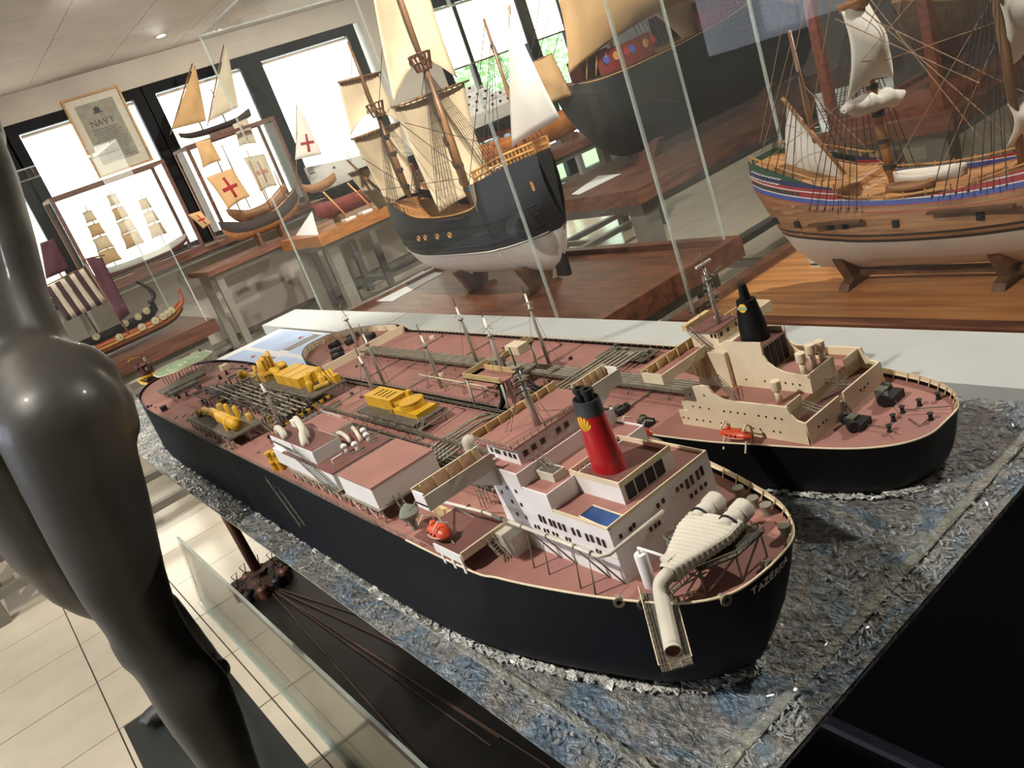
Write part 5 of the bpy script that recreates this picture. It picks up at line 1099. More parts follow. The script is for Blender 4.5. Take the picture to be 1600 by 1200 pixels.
lines(G, [((GX, ym, 1.9), (GX, yf, 1.53)), ((GX, ym, 1.6), (GX, yf, 1.24)), ((GX, yf, 1.76), (GX, 2.98, 1.41)), ((GX, yf, 1.52), (GX, 2.9, 1.34)), ((GX+.03, yz, 1.65), (GX, ym, 1.22)), ((GX-.11, ym, 1.2), (GX-.12, yf, 1.42)), ((GX, yz, 1.3), (GX-.13, ym, 1.48)), ((GX-.1, 2.05, 1.26), (GX-.15, ym, 1.49)), ((GX-.1, 2.3, 1.2), (GX-.13, 2.93, 1.35)), ((GX-.11, 2.1, 1.28), (GX-.1, yf, 1.3))], m_rig, .0011)
# ---------------- multicoloured three-master at the right
TX2 = 1.465
Q = thing('three_master_model', 'three-master model with blue and red painted bands, brown topsides and white bottom', 'ship model', (TX2, .85, TB))
fr = Fr((TX2, 0, 0), (0, -1, 0), (1, 0, 0))
S = [(-1.165, 1.055, 1.175, .05), (-1.13, .985, 1.168, .068), (-1.09, .925, 1.155, .08), (-1.05, .916, 1.14, .088), (-.99, .913, 1.118, .096), (-.955, .913, 1.11, .10), (-.94, .914, 1.088, .10), (-.88, .915, 1.08, .103), (-.8, .916, 1.078, .104), (-.7, .918, 1.088, .102), (-.6, .924, 1.11, .09), (-.53, .94, 1.13, .065), (-.47, .985, 1.15, .03), (-.44, 1.03, 1.155, .004)]
w2 = lambda o: (lambda s, k, d: 1.0+.02*((s+.8)/.35)**2+o)
sh = lambda o: (lambda s, k, d: max(w2(.034)(s, k, d), min(d, 1.078+.05*((s+.78)/.38)**2+o)))
lo = lambda s, k, d: k
hi = lambda s, k, d: d
R, wd = whull(Q, fr, S, [('white_bottom', m_hwhite, lo, w2(0)), ('black_wale', m_rig, w2(0), w2(.006)), ('planking', m_plank, w2(.006), w2(.012)), ('black_wale', m_rig, w2(.012), w2(.017)), ('topside_planking', m_plank, w2(.017), sh(-.024)), ('red_line', m_bred, sh(-.024), sh(-.0225)), ('gun_deck_planking', m_plank, sh(-.0225), sh(-.0125)), ('red_line', m_bred, sh(-.0125), sh(-.011)), ('blue_band', m_bblue, sh(-.011), sh(-.002)), ('white_cap', m_bwhite, sh(-.002), sh(0.0)), ('carved_band', m_bred, sh(0), sh(.010)), ('white_line', m_bwhite, sh(.010), sh(.012)), ('red_band', m_bred, sh(.012), sh(.018)), ('navy_band', m_bnavy, sh(.018), sh(.028)), ('green_band', m_bgreen, sh(.028), hi)], 60, 2)
deck_of(Q, fr, R, wd, .012, m_deckw)
for sd in (-1, 1):
    for k in range(24): i = 2+k*2; MB().bar(fr(R[i][0], sd*wd(i, R[i][2]), R[i][2]), fr(R[i][0], sd*wd(i, R[i][2]), R[i][2]+.012), .0016).build('rail_post', m_gold, Q)
    MB().tube([fr(R[i][0], sd*wd(i, R[i][2]), R[i][2]+.012) for i in range(2, 22)], .002, 5).build('rail', m_gold, Q)
    MB().tube([fr(R[i][0], sd*wd(i, R[i][2]), R[i][2]+.006) for i in range(26, 58)], .002, 5).build('rail', m_gold, Q)
    for k in range(7):
        i = 7+k*7; z = w2(.036)(*R[i][:3]); MB().box(TX2+sd*(wd(i, z))-.004, TX2+sd*(wd(i, z))+.004, -R[i][0]-.006, -R[i][0]+.006, z-.007, z+.006).build('gun_port', m_pit, Q); MB().tube([fr(R[i][0], sd*(wd(i, z)), z-.001), fr(R[i][0], sd*(wd(i, z)+.007), z-.001)], .002, 6).build('cannon', m_rig, Q)
    for k in range(6): i = 14; z = w2(.01)(*R[i][:3])+k*.012; MB().box(TX2+sd*wd(i, z)-.003, TX2+sd*wd(i, z)+.003, -R[i][0]-.005, -R[i][0]+.005, z, z+.003).build('boarding_step', m_gold, Q)
    for k in range(14): i = 2+k; z = sh(.005)(*R[i][:3]); MB().box(TX2+sd*(wd(i, z)+.0006)-.001, TX2+sd*(wd(i, z)+.0006)+.001, -R[i][0]-.004, -R[i][0]+.003, z-.003, z+.003).build('green_scallop', m_bgreen, Q)
    for k in range(10):
        for o_, dd in ((.0285, 0), (.019, .006)): i = 2+k; z = sh(o_)(*R[i][:3]); MB().box(TX2+sd*(wd(i, z)+.0006)-.001, TX2+sd*(wd(i, z)+.0006)+.001, -R[i][0]-.005+dd, -R[i][0]+.003+dd, z, z+.0018).build('white_dash', m_bwhite, Q)
MB().extr([fr(-1.10, -.004, .918), fr(-1.078, -.004, .918), fr(-1.10, -.004, 1.0), fr(-1.122, -.004, 1.0)], (.008, 0, 0)).build('rudder', m_hwhite, Q)
for k in range(4): MB().box(TX2-.006, TX2+.006, 1.07+.006*k, 1.10+.006*k, .925+.02*k, .9275+.02*k).build('rudder_hinge', m_pit, Q)
for y in (-1.0, -.70): cradle(Q, fr, y, TB, .955, .06, m_stand, .022)
MB().box(TX2-.008, TX2+.008, .68, 1.02, TB+.016, TB+.028).build('cradle_bar', m_stand, Q)
bow_ = lambda y, z: (TX2, y, z)
spar(Q, bow_(1.03, 1.10), bow_(1.035, 1.40), .006, 'mizzen_mast'); spar(Q, bow_(.885, 1.06), bow_(.905, 1.42), .0105, 'main_mast', m_plank); spar(Q, bow_(.895, 1.40), bow_(.91, 1.70), .006, 'main_topmast'); spar(Q, bow_(.66, 1.08), bow_(.67, 1.62), .009, 'fore_mast')
for k in range(5): MB().lathe((TX2, .887+.002*k, 1.11+k*.05), [(.0118, 0), (.0118, .008)], 10).build('mast_band', m_rig, Q)
q = [onx(a, b, TX2) for a, b in ((1231, 162), (1318, 284), (1228, 264), (1310, 262))]
sail(Q, [q[0], q[3], q[1], q[2]], m_sailw, .012, 0, 0, (-1, 0, 0), 14, 'lateen_sail'); spar(Q, onx(1222, 153, TX2-.006), onx(1321, 272, TX2-.006), .005, 'lateen_yard', m_plank)
q = pY([(1313, 19), (1353, 3), (1393, 121), (1323, 158)], .90); sail(Q, q, m_sailw, .05, .1, .0, (-.3, -1, 0), 16); spar(Q, q[0], q[1], .004)
a, b = ony(1318, 172, .89), ony(1412, 147, .89)
MB().tube([a.lerp(b, k/10)+Vector((0, 0, .004*math.sin(k*2.1))) for k in range(11)], [.006, .011, .016, .018, .017, .015, .016, .018, .016, .012, .005], 10).build('furled_sail', m_sailw, Q); spar(Q, a, b, .005)
q = pY([(1548, -20), (1640, -50), (1645, 60), (1570, 114)], .67); sail(Q, q, m_sailw, .04, .1, 0, (-.3, -1, 0), 14)
q = pY([(1572, 162), (1670, 120), (1680, 215), (1572, 230)], .67); sail(Q, q, m_sailw, .04, .05, 0, (-.3, -1, 0), 14)
MB().lathe((TX2, .897, 1.40), [(.02, 0), (.03, .012), (.03, .016), (.01, .017)], 12).build('top_platform', m_plank, Q); MB().lathe((TX2, .665, 1.40), [(.02, 0), (.03, .012), (.03, .016), (.01, .017)], 12).build('top_platform', m_plank, Q)
for sd in (-1, 1):
    shrouds(Q, bow_(.90, 1.40), (fr(-1.0, sd*.108, 1.075), fr(-.90, sd*.110, 1.065)), 7, 2, m_rig); shrouds(Q, bow_(.665, 1.40), (fr(-.76, sd*.11, 1.075), fr(-.64, sd*.106, 1.08)), 7, 2, m_rig); shrouds(Q, bow_(1.032, 1.33), (fr(-1.09, sd*.09, 1.16), fr(-1.03, sd*.095, 1.14)), 4, 2, m_rig)
    MB().box(TX2+sd*.11-.006, TX2+sd*.11+.006, .895, 1.005, 1.047, 1.051).build('channel_board', m_stand, Q); MB().box(TX2+sd*.11-.006, TX2+sd*.11+.006, .63, .77, 1.052, 1.056).build('channel_board', m_stand, Q)
lines(Q, [(bow_(.905, 1.68), bow_(1.16, 1.2)), (bow_(.905, 1.60), bow_(1.12, 1.19)), (bow_(.905, 1.50), bow_(1.06, 1.16)), (bow_(.9, 1.42), bow_(.66, 1.12)), (bow_(.9, 1.4), bow_(.56, 1.14)), (bow_(.9, 1.30), bow_(.67, 1.32)), (bow_(.905, 1.62), bow_(.67, 1.45)), (bow_(.67, 1.6), bow_(.905, 1.34)), (bow_(.67, 1.36), bow_(.89, 1.10)), (bow_(.67, 1.30), bow_(.80, 1.09)), (bow_(.905, 1.48), bow_(.72, 1.14)), ((TX2-.08, .67, 1.45), (TX2-.05, .9, 1.30)), ((TX2-.1, .9, 1.26), (TX2-.06, 1.1, 1.18)), ((TX2-.06, .9, 1.4), (TX2-.1, .66, 1.25)), (bow_(1.035, 1.38), bow_(1.16, 1.18)), (bow_(1.035, 1.3), bow_(.9, 1.12))], m_rigt, .0008)
def rowboat(th, c, L, wd_, h, mt, d=(0, 1, 0)):
    c = Vector(c); d = Vector(d); s_ = Vector((d.y, -d.x, 0))
    def f(u, v): a = -1+2*u; t = -1+2*v; w_ = (1-abs(a)**2.4)**.7; return c+d*a*L/2+s_*t*wd_*w_+Vector((0, 0, h*abs(t)**2+h*.35*a*a))
    MB().sheet(f, 14, 8, .003).build('ship_boat', mt, th)
rowboat(Q, (TX2-.03, .80, 1.084), .13, .024, .02, m_hwhite); rowboat(Q, (TX2-.062, .82, 1.080), .09, .018, .014, m_plank)
# ---------------- huge black ship on the dark table
B3 = thing('great_ship_model', 'huge very dark ship model with oxblood upperworks and large ochre sails', 'ship model', (3.3, 3.03, .9))
BY = 3.03; fr = Fr((0, BY, 0), (1, 0, 0), (0, 1, 0))
S = [(2.545, 1.33, 1.395, .006), (2.60, 1.20, 1.385, .05), (2.70, 1.06, 1.365, .10), (2.82, .98, 1.36, .14), (3.0, .957, 1.365, .165), (3.3, .955, 1.38, .175), (3.7, .955, 1.42, .175), (4.1, .96, 1.50, .16), (4.35, .99, 1.56, .13), (4.45, 1.08, 1.58, .11)]
R, wd = whull(B3, fr, S, [('dark_hull', m_greenblk, lo, lambda s, k, d: d-.012), ('gilt_sheer_line', m_gold, lambda s, k, d: d-.012, lambda s, k, d: d-.008), ('hull_top', m_greenblk, lambda s, k, d: d-.008, hi)], 48)
deck_of(B3, fr, R, wd, .01, m_deckw)
for x0, x1, h in ((2.74, 3.12, .10), (3.36, 4.40, .13)):
    for sd in (-1, 1):
        ii = [i for i in range(49) if x0 <= R[i][0] <= x1]; g = MB()
        vs = []; 
        for i in ii: vs += [fr(R[i][0], sd*wd(i, R[i][2])*.98, R[i][2]-.01), fr(R[i][0], sd*wd(i, R[i][2])*.93, R[i][2]+h)]
        g.add(vs, [(2*k, 2*k+2, 2*k+3, 2*k+1) for k in range(len(ii)-1)]); g.build('oxblood_upperwork', m_oxred, B3)
for k in range(6): i = [j for j in range(49) if R[j][0] > 2.78+k*.055][0]; p = fr(R[i][0], -wd(i, R[i][2])*.965-.001, R[i][2]+.06); MB().lathe(p, [(.020, 0), (.020, .002)], 8, axis=(0, -1, 0)).build('heraldic_shield', (m_bblue, m_gold, m_bred)[k % 3], B3)
for k in range(8): x = 2.66+k*.06; MB().tube([(x, BY-.1, 1.37), (x+.02, BY-.12, 1.45)], .003, 5).build('deck_rib', m_gold, B3)
cradle(B3, fr, 2.98, .9, 1.0, .14, m_maho, .05); cradle(B3, fr, 3.9, .9, 1.0, .14, m_maho, .05)
spar(B3, (2.56, BY, 1.37), (2.36, BY-.04, 1.46), .013, 'bowsprit', m_sailp); spar(B3, (2.95, BY, 1.3), (2.95, BY, 2.3), .020, 'fore_mast', m_sailp); spar(B3, (3.62, BY, 1.3), (3.62, BY, 2.5), .024, 'main_mast', m_sailp)
q = pY([(853, -45), (1215, -95), (1245, 8), (888, 116)], 2.88); sail(B3, q, m_sailo, .12, .42, .0, (0, -1, .1), 20)
q = pY([(1010, 15), (1110, -10), (1112, 72), (1066, 60)], 3.0); sail(B3, q, m_sailw, .03, 0, 0, (0, -1, 0), 10)
q = pY([(828, 100), (862, 84), (894, 149), (862, 160)], 2.95); sail(B3, q, m_sailo, .02, 0, .02, (0, -1, 0), 10); spar(B3, q[0], q[1], .005)
for sd in (-1,): shrouds(B3, (3.62, BY-.02, 2.3), (fr(3.46, -.18, 1.40), fr(3.72, -.18, 1.42)), 7, 2, m_rig, .0016); shrouds(B3, (2.95, BY-.02, 2.1), (fr(3.0, -.17, 1.37), fr(3.16, -.17, 1.38)), 6, 2, m_rig, .0016)
lines(B3, [((2.38, BY-.04, 1.45), (2.95, BY, 2.2)), ((2.5, BY, 1.4), (2.95, BY, 1.9)), ((2.55, BY-.06, 1.36), (3.1, BY-.2, 1.12)), ((2.42, BY-.03, 1.44), (2.7, BY-.16, 1.9))], m_rig, .0016)
# dark hull on the paper table, inside the red-framed case
B7 = thing('old_ship_model', 'dark brown ship model inside the tall reddish-brown framed case', 'ship model', (3.7, 1.75, .95)); fr = Fr((0, 1.75, 0), (1, 0, 0), (0, 1, 0))
S = [(3.12, 1.22, 1.30, .02), (3.2, 1.06, 1.27, .06), (3.4, .97, 1.22, .10), (3.7, .96, 1.20, .11), (4.0, .97, 1.24, .10), (4.2, 1.05, 1.3, .05)]
R, wd = whull(B7, fr, S, [('dark_hull', m_stand, lo, lambda s, k, d: d-.03), ('plank_band', m_plank, lambda s, k, d: d-.03, hi)], 24); deck_of(B7, fr, R, wd, .01, m_deckw); cradle(B7, fr, 3.45, .914, 1.0, .08, m_maho, .04); cradle(B7, fr, 3.9, .914, 1.0, .08, m_maho, .04)
for x in (3.4, 3.7, 3.98): spar(B7, (x, 1.75, 1.15), (x, 1.75, 1.95), .010, 'mast')
lines(B7, [((3.4, 1.75, 1.9), (3.13, 1.75, 1.3)), ((3.7, 1.75, 1.9), (3.4, 1.75, 1.3)), ((3.7, 1.66, 1.22), (3.7, 1.75, 1.9)), ((3.5, 1.66, 1.22), (3.4, 1.75, 1.9))], m_rigt, .002)
# ---------------- grey and black naval ship by the window
N_ = thing('naval_ship_model', 'long grey-hulled naval ship model with black lower hull, red boot and white superstructure', 'ship model', (4.9, 7.7, .93)); fr = Fr((0, 7.7, 0), (1, 0, 0), (0, 1, 0))
S = [(3.27, 1.22, 1.375, .01), (3.36, 1.05, 1.36, .06), (3.55, .98, 1.33, .11), (3.9, .965, 1.29, .145), (4.6, .96, 1.26, .155), (5.4, .96, 1.25, .155), (6.0, .97, 1.26, .14), (6.25, 1.05, 1.27, .11)]
bz = lambda s, k, d: 1.115+.005*(s-3.3)
R, wd = whull(N_, fr, S, [('red_boot', m_bred, lo, lambda s, k, d: 1.0), ('black_lower_hull', m_greenblk, lambda s, k, d: 1.0, bz), ('grey_topsides', m_shipgrey, bz, hi)], 30); deck_of(N_, fr, R, wd, .004, m_shipgrey)
MB().extr([fr(s, t, z) for s, t, z in ((4.0, -.10, .93), (4.0, .10, .93), (4.0, .05, .98), (4.0, -.05, .98))], (.06, 0, 0)).build('cradle', m_stand, N_); MB().extr([fr(s, t, z) for s, t, z in ((5.6, -.10, .93), (5.6, .10, .93), (5.6, .05, .98), (5.6, -.05, .98))], (.06, 0, 0)).build('cradle', m_stand, N_)
for x0, x1, z0, z1, w_ in ((5.0, 6.1, 1.25, 1.33, .13), (5.05, 5.9, 1.33, 1.40, .11), (5.1, 5.55, 1.40, 1.48, .10), (5.15, 5.4, 1.48, 1.54, .08), (3.9, 4.3, 1.28, 1.33, .06), (4.5, 4.75, 1.26, 1.33, .08)):
    o = MB().box(x0, x1, 7.7-w_, 7.7+w_, z0, z1).build('superstructure_deck', m_bwhite, N_); railing(o, [(x0, 7.7-w_, z1), (x1, 7.7-w_, z1)], .03, .08, mt=m_bwhite, r=.002)
    for k in range(int((x1-x0)/.11)): MB().box(x0+.04+k*.11, x0+.075+k*.11, 7.7-w_-.002, 7.7-w_+.002, z0+.03, z0+.055).build('window_pane', m_pit, o)
for x, h in ((3.75, .12), (4.35, .25), (5.25, .3)): spar(N_, (x, 7.7, 1.28), (x, 7.7, 1.33+h), .008, 'mast', m_bwhite)
for s_, z in ((3.5, 1.28), (3.85, 1.26), (4.1, 1.25), (4.35, 1.24)): i = [j for j in range(31) if R[j][0] >= s_][0]; MB().lathe(fr(R[i][0], -wd(i, z)-.001, z), [(.012, 0), (.012, .003)], 10, axis=(0, -1, 0)).build('porthole', m_pit, N_)
pn = ony(485, 265, 7.585)
for r_ in (.030, .020): MB().tube([pn+Vector((r_*math.cos(k*.5), -.002, r_*.9*math.sin(k*.5))) for k in range(13)], .003, 4).build('bow_badge', m_greenblk, N_)
MB().ball(pn+Vector((0, -.002, 0)), .009, 8, 5).build('bow_badge', m_greenblk, N_); MB().box(pn.x-.032, pn.x+.032, pn.y-.005, pn.y-.001, pn.z-.042, pn.z-.032).build('bow_badge', m_greenblk, N_)
# small white-sailed boat with a red cross in front of it
sb_ = thing('small_sailing_boat', 'small boat with one tall white lateen sail bearing a red cross', 'boat model', (3.55, 7.42, .93)); fr = Fr((0, 7.44, 0), (1, 0, 0), (0, 1, 0))
q = pY([(466, 168), (468, 168), (503, 241), (461, 250)], 7.44); o, f = sail(sb_, q, m_sailw, .02, 0, 0, (0, -1, 0), 12); cross_on(sb_, f, .55, .72, .34, .18, (0, -1, 0)); spar(sb_, q[0]+Vector((0, .01, .03)), ony(463, 300, 7.45), .006, 'mast')
m_ = q[3].lerp(q[2], .5); hz = ony(470, 300, 7.44).z
S = [(m_.x-.17, hz+.02, hz+.06, .004), (m_.x-.1, hz-.03, hz+.03, .04), (m_.x+.05, hz-.04, hz+.02, .05), (m_.x+.17, hz, hz+.05, .02)]
S = [(a, max(.96, k-.02), max(1.02, d_), b) for a, k, d_, b in S]; whull(sb_, fr, S, [('boat_hull', m_plank, lo, hi)], 16); MB().box(m_.x-.05, m_.x+.05, 7.41, 7.47, .93, 1.0).build('stand_block', m_stand, sb_)
# dark red boat with poles on the oak table
rb_ = thing('dark_red_boat', 'dark red boat hull with slanting wooden poles on the oak table', 'boat model', (3.1, 6.45, .9)); fr = Fr((0, 6.5, 0), (1, 0, 0), (0, 1, 0))
R, wd = whull(rb_, fr, [(2.70, 1.0, 1.10, .01), (2.76, .965, 1.10, .06), (2.9, .95, 1.08, .08), (3.3, .95, 1.07, .085), (3.6, .96, 1.09, .07), (3.7, 1.02, 1.12, .02)], [('red_hull', m_oxred, lo, hi)], 20); deck_of(rb_, fr, R, wd, .006, m_deckw)
for k in range(4): MB().tube([ony(505+k*38, 300-k*14, 6.38), Vector((ony(548+k*38, 342-k*14, 6.30).x, 6.33, .912))], .008, 6).build('wooden_pole', m_gold, rb_)
for x in (2.85, 3.5): MB().box(x, x+.05, 6.43, 6.57, .9, .96).build('rest_block', m_stand, rb_)
for k in range(5):
    c = onz(545+k*26, 343-k*11, .9); tag(MB().box(c.x-.045, c.x+.045, c.y-.05, c.y+.05, .9, .915).build('white_tray', m_bwhite, None, (c.x, c.y, .9)), 'small shiny white tray in the row before the dark red boat', 'tray', 'white trays on the oak table')
ca = thing('folded_card', 'folded white card standing at the left corner of the oak table', 'card', (2.6, 6.35, .9)); p0, p1, p2 = onz(462, 368, .902), onz(497, 367, .902), ony(487, 330, 6.55)
MB().extr([p0, p1, p2], (.004, .003, 0)).build('card_face', m_paper, ca)
# orange galley far behind
g9 = thing('orange_galley_model', 'open orange wooden galley model with gilt bulwark and blue pots', 'ship model', (4.05, 5.15, .9)); fr = Fr((0, 5.15, 0), (1, 0, 0), (0, 1, 0))
R, wd = whull(g9, fr, [(3.42, 1.02, 1.16, .01), (3.5, .96, 1.13, .07), (3.8, .945, 1.11, .10), (4.3, .945, 1.12, .10), (4.6, .98, 1.17, .07), (4.7, 1.05, 1.22, .03)], [('orange_hull', wood('orange_hull_wood', (150, 86, 40), (192, 120, 62), 8, (1, 8, 8)), lo, hi)], 20); deck_of(g9, fr, R, wd, .03, m_deckw)
for k in range(8): MB().lathe((3.62+k*.12, 5.10, 1.08), [(.02, 0), (.03, .02), (.022, .05), (.01, .052)], 10).build('blue_pot', mat('pale_blue_pot', (140, 170, 200), .3), g9)
MB().box(3.75, 3.82, 5.08, 5.22, .9, .95).build('rest_block', m_stand, g9); MB().box(4.3, 4.37, 5.08, 5.22, .9, .95).build('rest_block', m_stand, g9)
# ---------------- red-cross carrack, its pale glass reflection built as a ship, dhow, clipper
def carrack(nm, label, hx0, hx1, y, z0, zd, sails, hullm, masts, sm, table_z, grp=None):
    t = thing(nm, label, 'ship model', ((hx0+hx1)/2, y, table_z), grp); fr = Fr((0, y, 0), (1, 0, 0), (0, 1, 0)); L = hx1-hx0
    S = [(hx0, z0+.12, zd+.08, .01), (hx0+L*.1, z0+.03, zd+.05, .05), (hx0+L*.3, z0, zd, .085), (hx0+L*.65, z0, zd, .085), (hx0+L*.88, z0+.04, zd+.06, .07), (hx1, z0+.12, zd+.10, .05)]
    R, wd = whull(t, fr, S, [('lower_hull', m_plank, lo, lambda s, k, d: k+(d-k)*.4), ('upper_hull', hullm, lambda s, k, d: k+(d-k)*.4, hi)], 20); deck_of(t, fr, R, wd, .01, m_deckw)
    for x in (hx0+L*.35, hx0+L*.65): MB().box(x-.015, x+.015, y-.05, y+.05, table_z, z0+.03).build('cradle', m_stand, t)
    for (x, zt) in masts: spar(t, (x, y, zd), (x, y, zt), .007, 'mast')
    for pts, dy, cr in sails:
        q = pY(pts, y+dy); o, f = sail(t, q, sm, .03, .05, .02, (0, -1, 0), 10); spar(t, q[0], q[1], .004)
        if cr: cross_on(t, f, .5, .5, .30, .34, (0, -1, 0), m_cross if cr == 1 else mat('reflected_red_cross', (196, 130, 104), .8))  # paler cross tone is for the modelled reflection
    lines(t, [((masts[0][0], y, masts[0][1]), (hx0-.05, y, zd+.1)), ((masts[-1][0], y, masts[-1][1]), (hx1, y, zd+.12)), ((masts[0][0], y-.06, zd+.02), (masts[0][0], y, masts[0][1]))], m_rig, .0014)
    return t
carrack('carrack_model', 'brown carrack model whose tan sails bear dark red crosses', 2.2, 2.95, 7.36, .99, 1.14, [([(322, 278), (363, 263), (391, 307), (357, 328)], -.03, 1), ([(305, 224), (328, 217), (346, 251), (317, 263)], -.03, 0), ([(293, 336), (313, 330), (332, 350), (318, 358)], -.03, 1)], m_rig, [(2.42, 1.85), (2.68, 1.6), (2.85, 1.45)], m_sailo, .9)
carrack('carrack_reflection', 'pale glass reflection of the red-cross carrack, modelled as a second ship', 2.50, 3.12, 7.97, 1.10, 1.20, [([(362, 193), (386, 185), (401, 224), (374, 229)], -.03, 2), ([(380, 247), (413, 241), (433, 290), (407, 300)], -.03, 2)], m_plank, [(2.72, 1.82), (2.92, 1.7)], m_sailp, 1.06)  # pale copy of the carrack stands in for its reflection in glass
dh = thing('dhow_model', 'dark dhow model with tall tan lateen sails standing on a wood-framed case', 'boat model', (2.8, 7.97, 1.9)); fr = Fr((0, 7.97, 0), (1, 0, 0), (0, 1, 0))
R, wd = whull(dh, fr, [(2.40, 1.99, 2.03, .006), (2.5, 1.95, 2.0, .03), (2.7, 1.935, 1.99, .055), (2.95, 1.94, 2.0, .055), (3.1, 1.97, 2.04, .03)], [('dark_hull', m_rig, lo, hi)], 18); deck_of(dh, fr, R, wd, .005, m_stand); MB().box(2.66, 2.94, 7.94, 8.0, 1.9, 1.94).build('stand_block', m_stand, dh)
for pts, mt in (([(303, 102), (305, 102), (322, 189), (268, 203)], m_sailo), ([(352, 73), (354, 73), (372, 168), (326, 190)], m_sailp)):
    q = pY(pts, 7.93); sail(dh, q, mt, .03, 0, .0, (0, -1, 0), 12, 'lateen_sail'); spar(dh, q[0]+Vector((0, .02, .02)), q[3]+Vector((-.02, .02, -.03)), .008)
for x in (2.62, 2.85): spar(dh, (x, 7.97, 1.97), (x, 7.97, 2.3), .008, 'mast')
cl = thing('clipper_model', 'pale clipper model with many small square sails inside the dark-framed case', 'ship model', (1.62, 7.97, 1.06)); fr = Fr((0, 7.97, 0), (1, 0, 0), (0, 1, 0))
R, wd = whull(cl, fr, [(1.22, 1.17, 1.22, .006), (1.3, 1.10, 1.19, .04), (1.5, 1.085, 1.17, .06), (1.8, 1.085, 1.17, .06), (2.0, 1.12, 1.2, .04), (2.06, 1.17, 1.21, .02)], [('red_bottom', m_oxred, lo, lambda s, k, d: k+(d-k)*.45), ('grey_topsides', m_shipgrey, lambda s, k, d: k+(d-k)*.45, hi)], 18); deck_of(cl, fr, R, wd, .005, m_deckw); MB().box(1.5, 1.75, 7.94, 8.0, 1.059, 1.09).build('stand_block', m_stand, cl)
for x, zt, n in ((1.40, 1.72, 4), (1.64, 1.78, 4), (1.86, 1.66, 3)):
    spar(cl, (x, 7.97, 1.16), (x, 7.97, zt), .006, 'mast')
    for k in range(n):
        z1 = zt-.05-k*.115; h = .09+.01*k; w_ = .05+.014*k; sail(cl, [(x-w_, 7.955, z1), (x+w_*.6, 7.955, z1), (x+w_*.75, 7.955, z1-h), (x-w_*1.15, 7.955, z1-h)], m_sailo if (k+n) % 2 else m_sail, .025, .05, .04, (0, -1, 0), 6); spar(cl, (x-w_*1.1, 7.96, z1+.003), (x+w_*.7, 7.96, z1+.003), .003)
lines(cl, [((1.40, 7.97, 1.7), (1.20, 7.97, 1.22)), ((1.64, 7.97, 1.76), (1.42, 7.97, 1.2)), ((1.86, 7.97, 1.64), (1.66, 7.97, 1.2)), ((1.86, 7.97, 1.64), (2.05, 7.97, 1.2))], m_rig, .0015)
# ---------------- viking ships
m_vst = mat('viking_stripe_dark', (72, 46, 46), .8, 0, .1, 20); m_vmar = mat('viking_maroon_cloth', (88, 44, 54), .8, 0, .1, 20); m_vcre = mat('viking_cream_cloth', (214, 196, 172), .8, 0, .06, 20)
m_shield = mat('shield_buff', (170, 156, 118), .7, 0, .15, 60); m_vyel = mat('viking_yellow_strake', (196, 150, 62), .6); m_vred = mat('viking_red_strake', (150, 52, 34), .6)
def viking(label, x0, x1, y, zk, strakes, stem, sailq, mast_x, shields, n_str, matA, grp):
    t = thing('viking_ship_model', label, 'ship model', ((x0+x1)/2, y, .9), grp); fr = Fr((0, y, 0), (1, 0, 0), (0, 1, 0)); L = x1-x0
    S = [(x0, zk+.055, zk+.10, .004), (x0+L*.08, zk+.015, zk+.075, .03), (x0+L*.25, zk, zk+.058, .06), (x0+L*.75, zk, zk+.058, .06), (x0+L*.92, zk+.012, zk+.07, .03), (x1, zk+.05, zk+.10, .004)]
    b = []; n = len(strakes)
    for k, mt in enumerate(strakes): b.append(('strake', mt, (lambda k: lambda s, z, d: z+(d-z)*k/n)(k), (lambda k: lambda s, z, d: z+(d-z)*(k+1)/n)(k)))
    R, wd = whull(t, fr, S, b, 36, 2, .8, 0); deck_of(t, fr, R, wd, .02, m_deckw)
    for s_ in stem: MB().tube(cat([tuple(p) for p in s_[0]], 14), s_[1], 8).build('stem_post', s_[2], t)
    for k in range(shields):
        i = int(7+k*22/max(1, shields-1)); z = R[i][2]; p = fr(R[i][0], -wd(i, z)-.004, z+.002); o = MB().lathe(p, [(.019, 0), (.019, .003), (.006, .004), (.004, .007)], 14, axis=(0, -1, .15)).build('shield', m_shield, t); MB().lathe(p, [(.0205, .0005), (.0205, .0025)], 14, axis=(0, -1, .15)).build('shield_rim', m_stand, o)
    spar(t, (mast_x, y, zk+.02), (mast_x-.03, y, zk+.50), .007, 'mast')
    q = [Vector(p) for p in sailq]; nv = Vector((.2, -1, 0)).normalized()
    for k in range(n_str):
        a, b_ = k/n_str, (k+1)/n_str; sail(t, [q[0].lerp(q[1], a), q[0].lerp(q[1], b_), q[3].lerp(q[2], b_), q[3].lerp(q[2], a)], matA[k % len(matA)], .0, 0, 0, nv, 6, 'sail_stripe')
    spar(t, q[0]+Vector((-.02, .01, .004)), q[1]+Vector((.02, .01, .004)), .005)
    for x in (x0+L*.35, x0+L*.65): MB().tube([(x, y, .9), (x, y, zk+.01)], .005, 8).build('support_rod', m_silver, t)
    return t
vy = 4.66
viking('viking_red', .16, 1.02, vy, .925, [m_gallb, m_vred, m_vyel, m_vred, m_vyel, m_vred], [(((1.005, vy, .99), (1.032, vy, 1.01), (1.045, vy, 1.04), (1.040, vy, 1.068), (1.05, vy, 1.078)), [.012, .011, .010, .009, .008, .007, .006, .006, .005, .005, .005, .006, .008, .008, .005], m_vred), (((.18, vy, 1.01), (.15, vy, 1.05), (.16, vy, 1.10)), .008, m_vred)], pY([(134, 405), (159, 402), (203, 490), (188, 502)], vy-.02), .72, 12, 1, [m_vmar], 'viking ships')['label'] = 'red and yellow straked viking ship with buff shields and maroon sail'
vy2 = 4.90
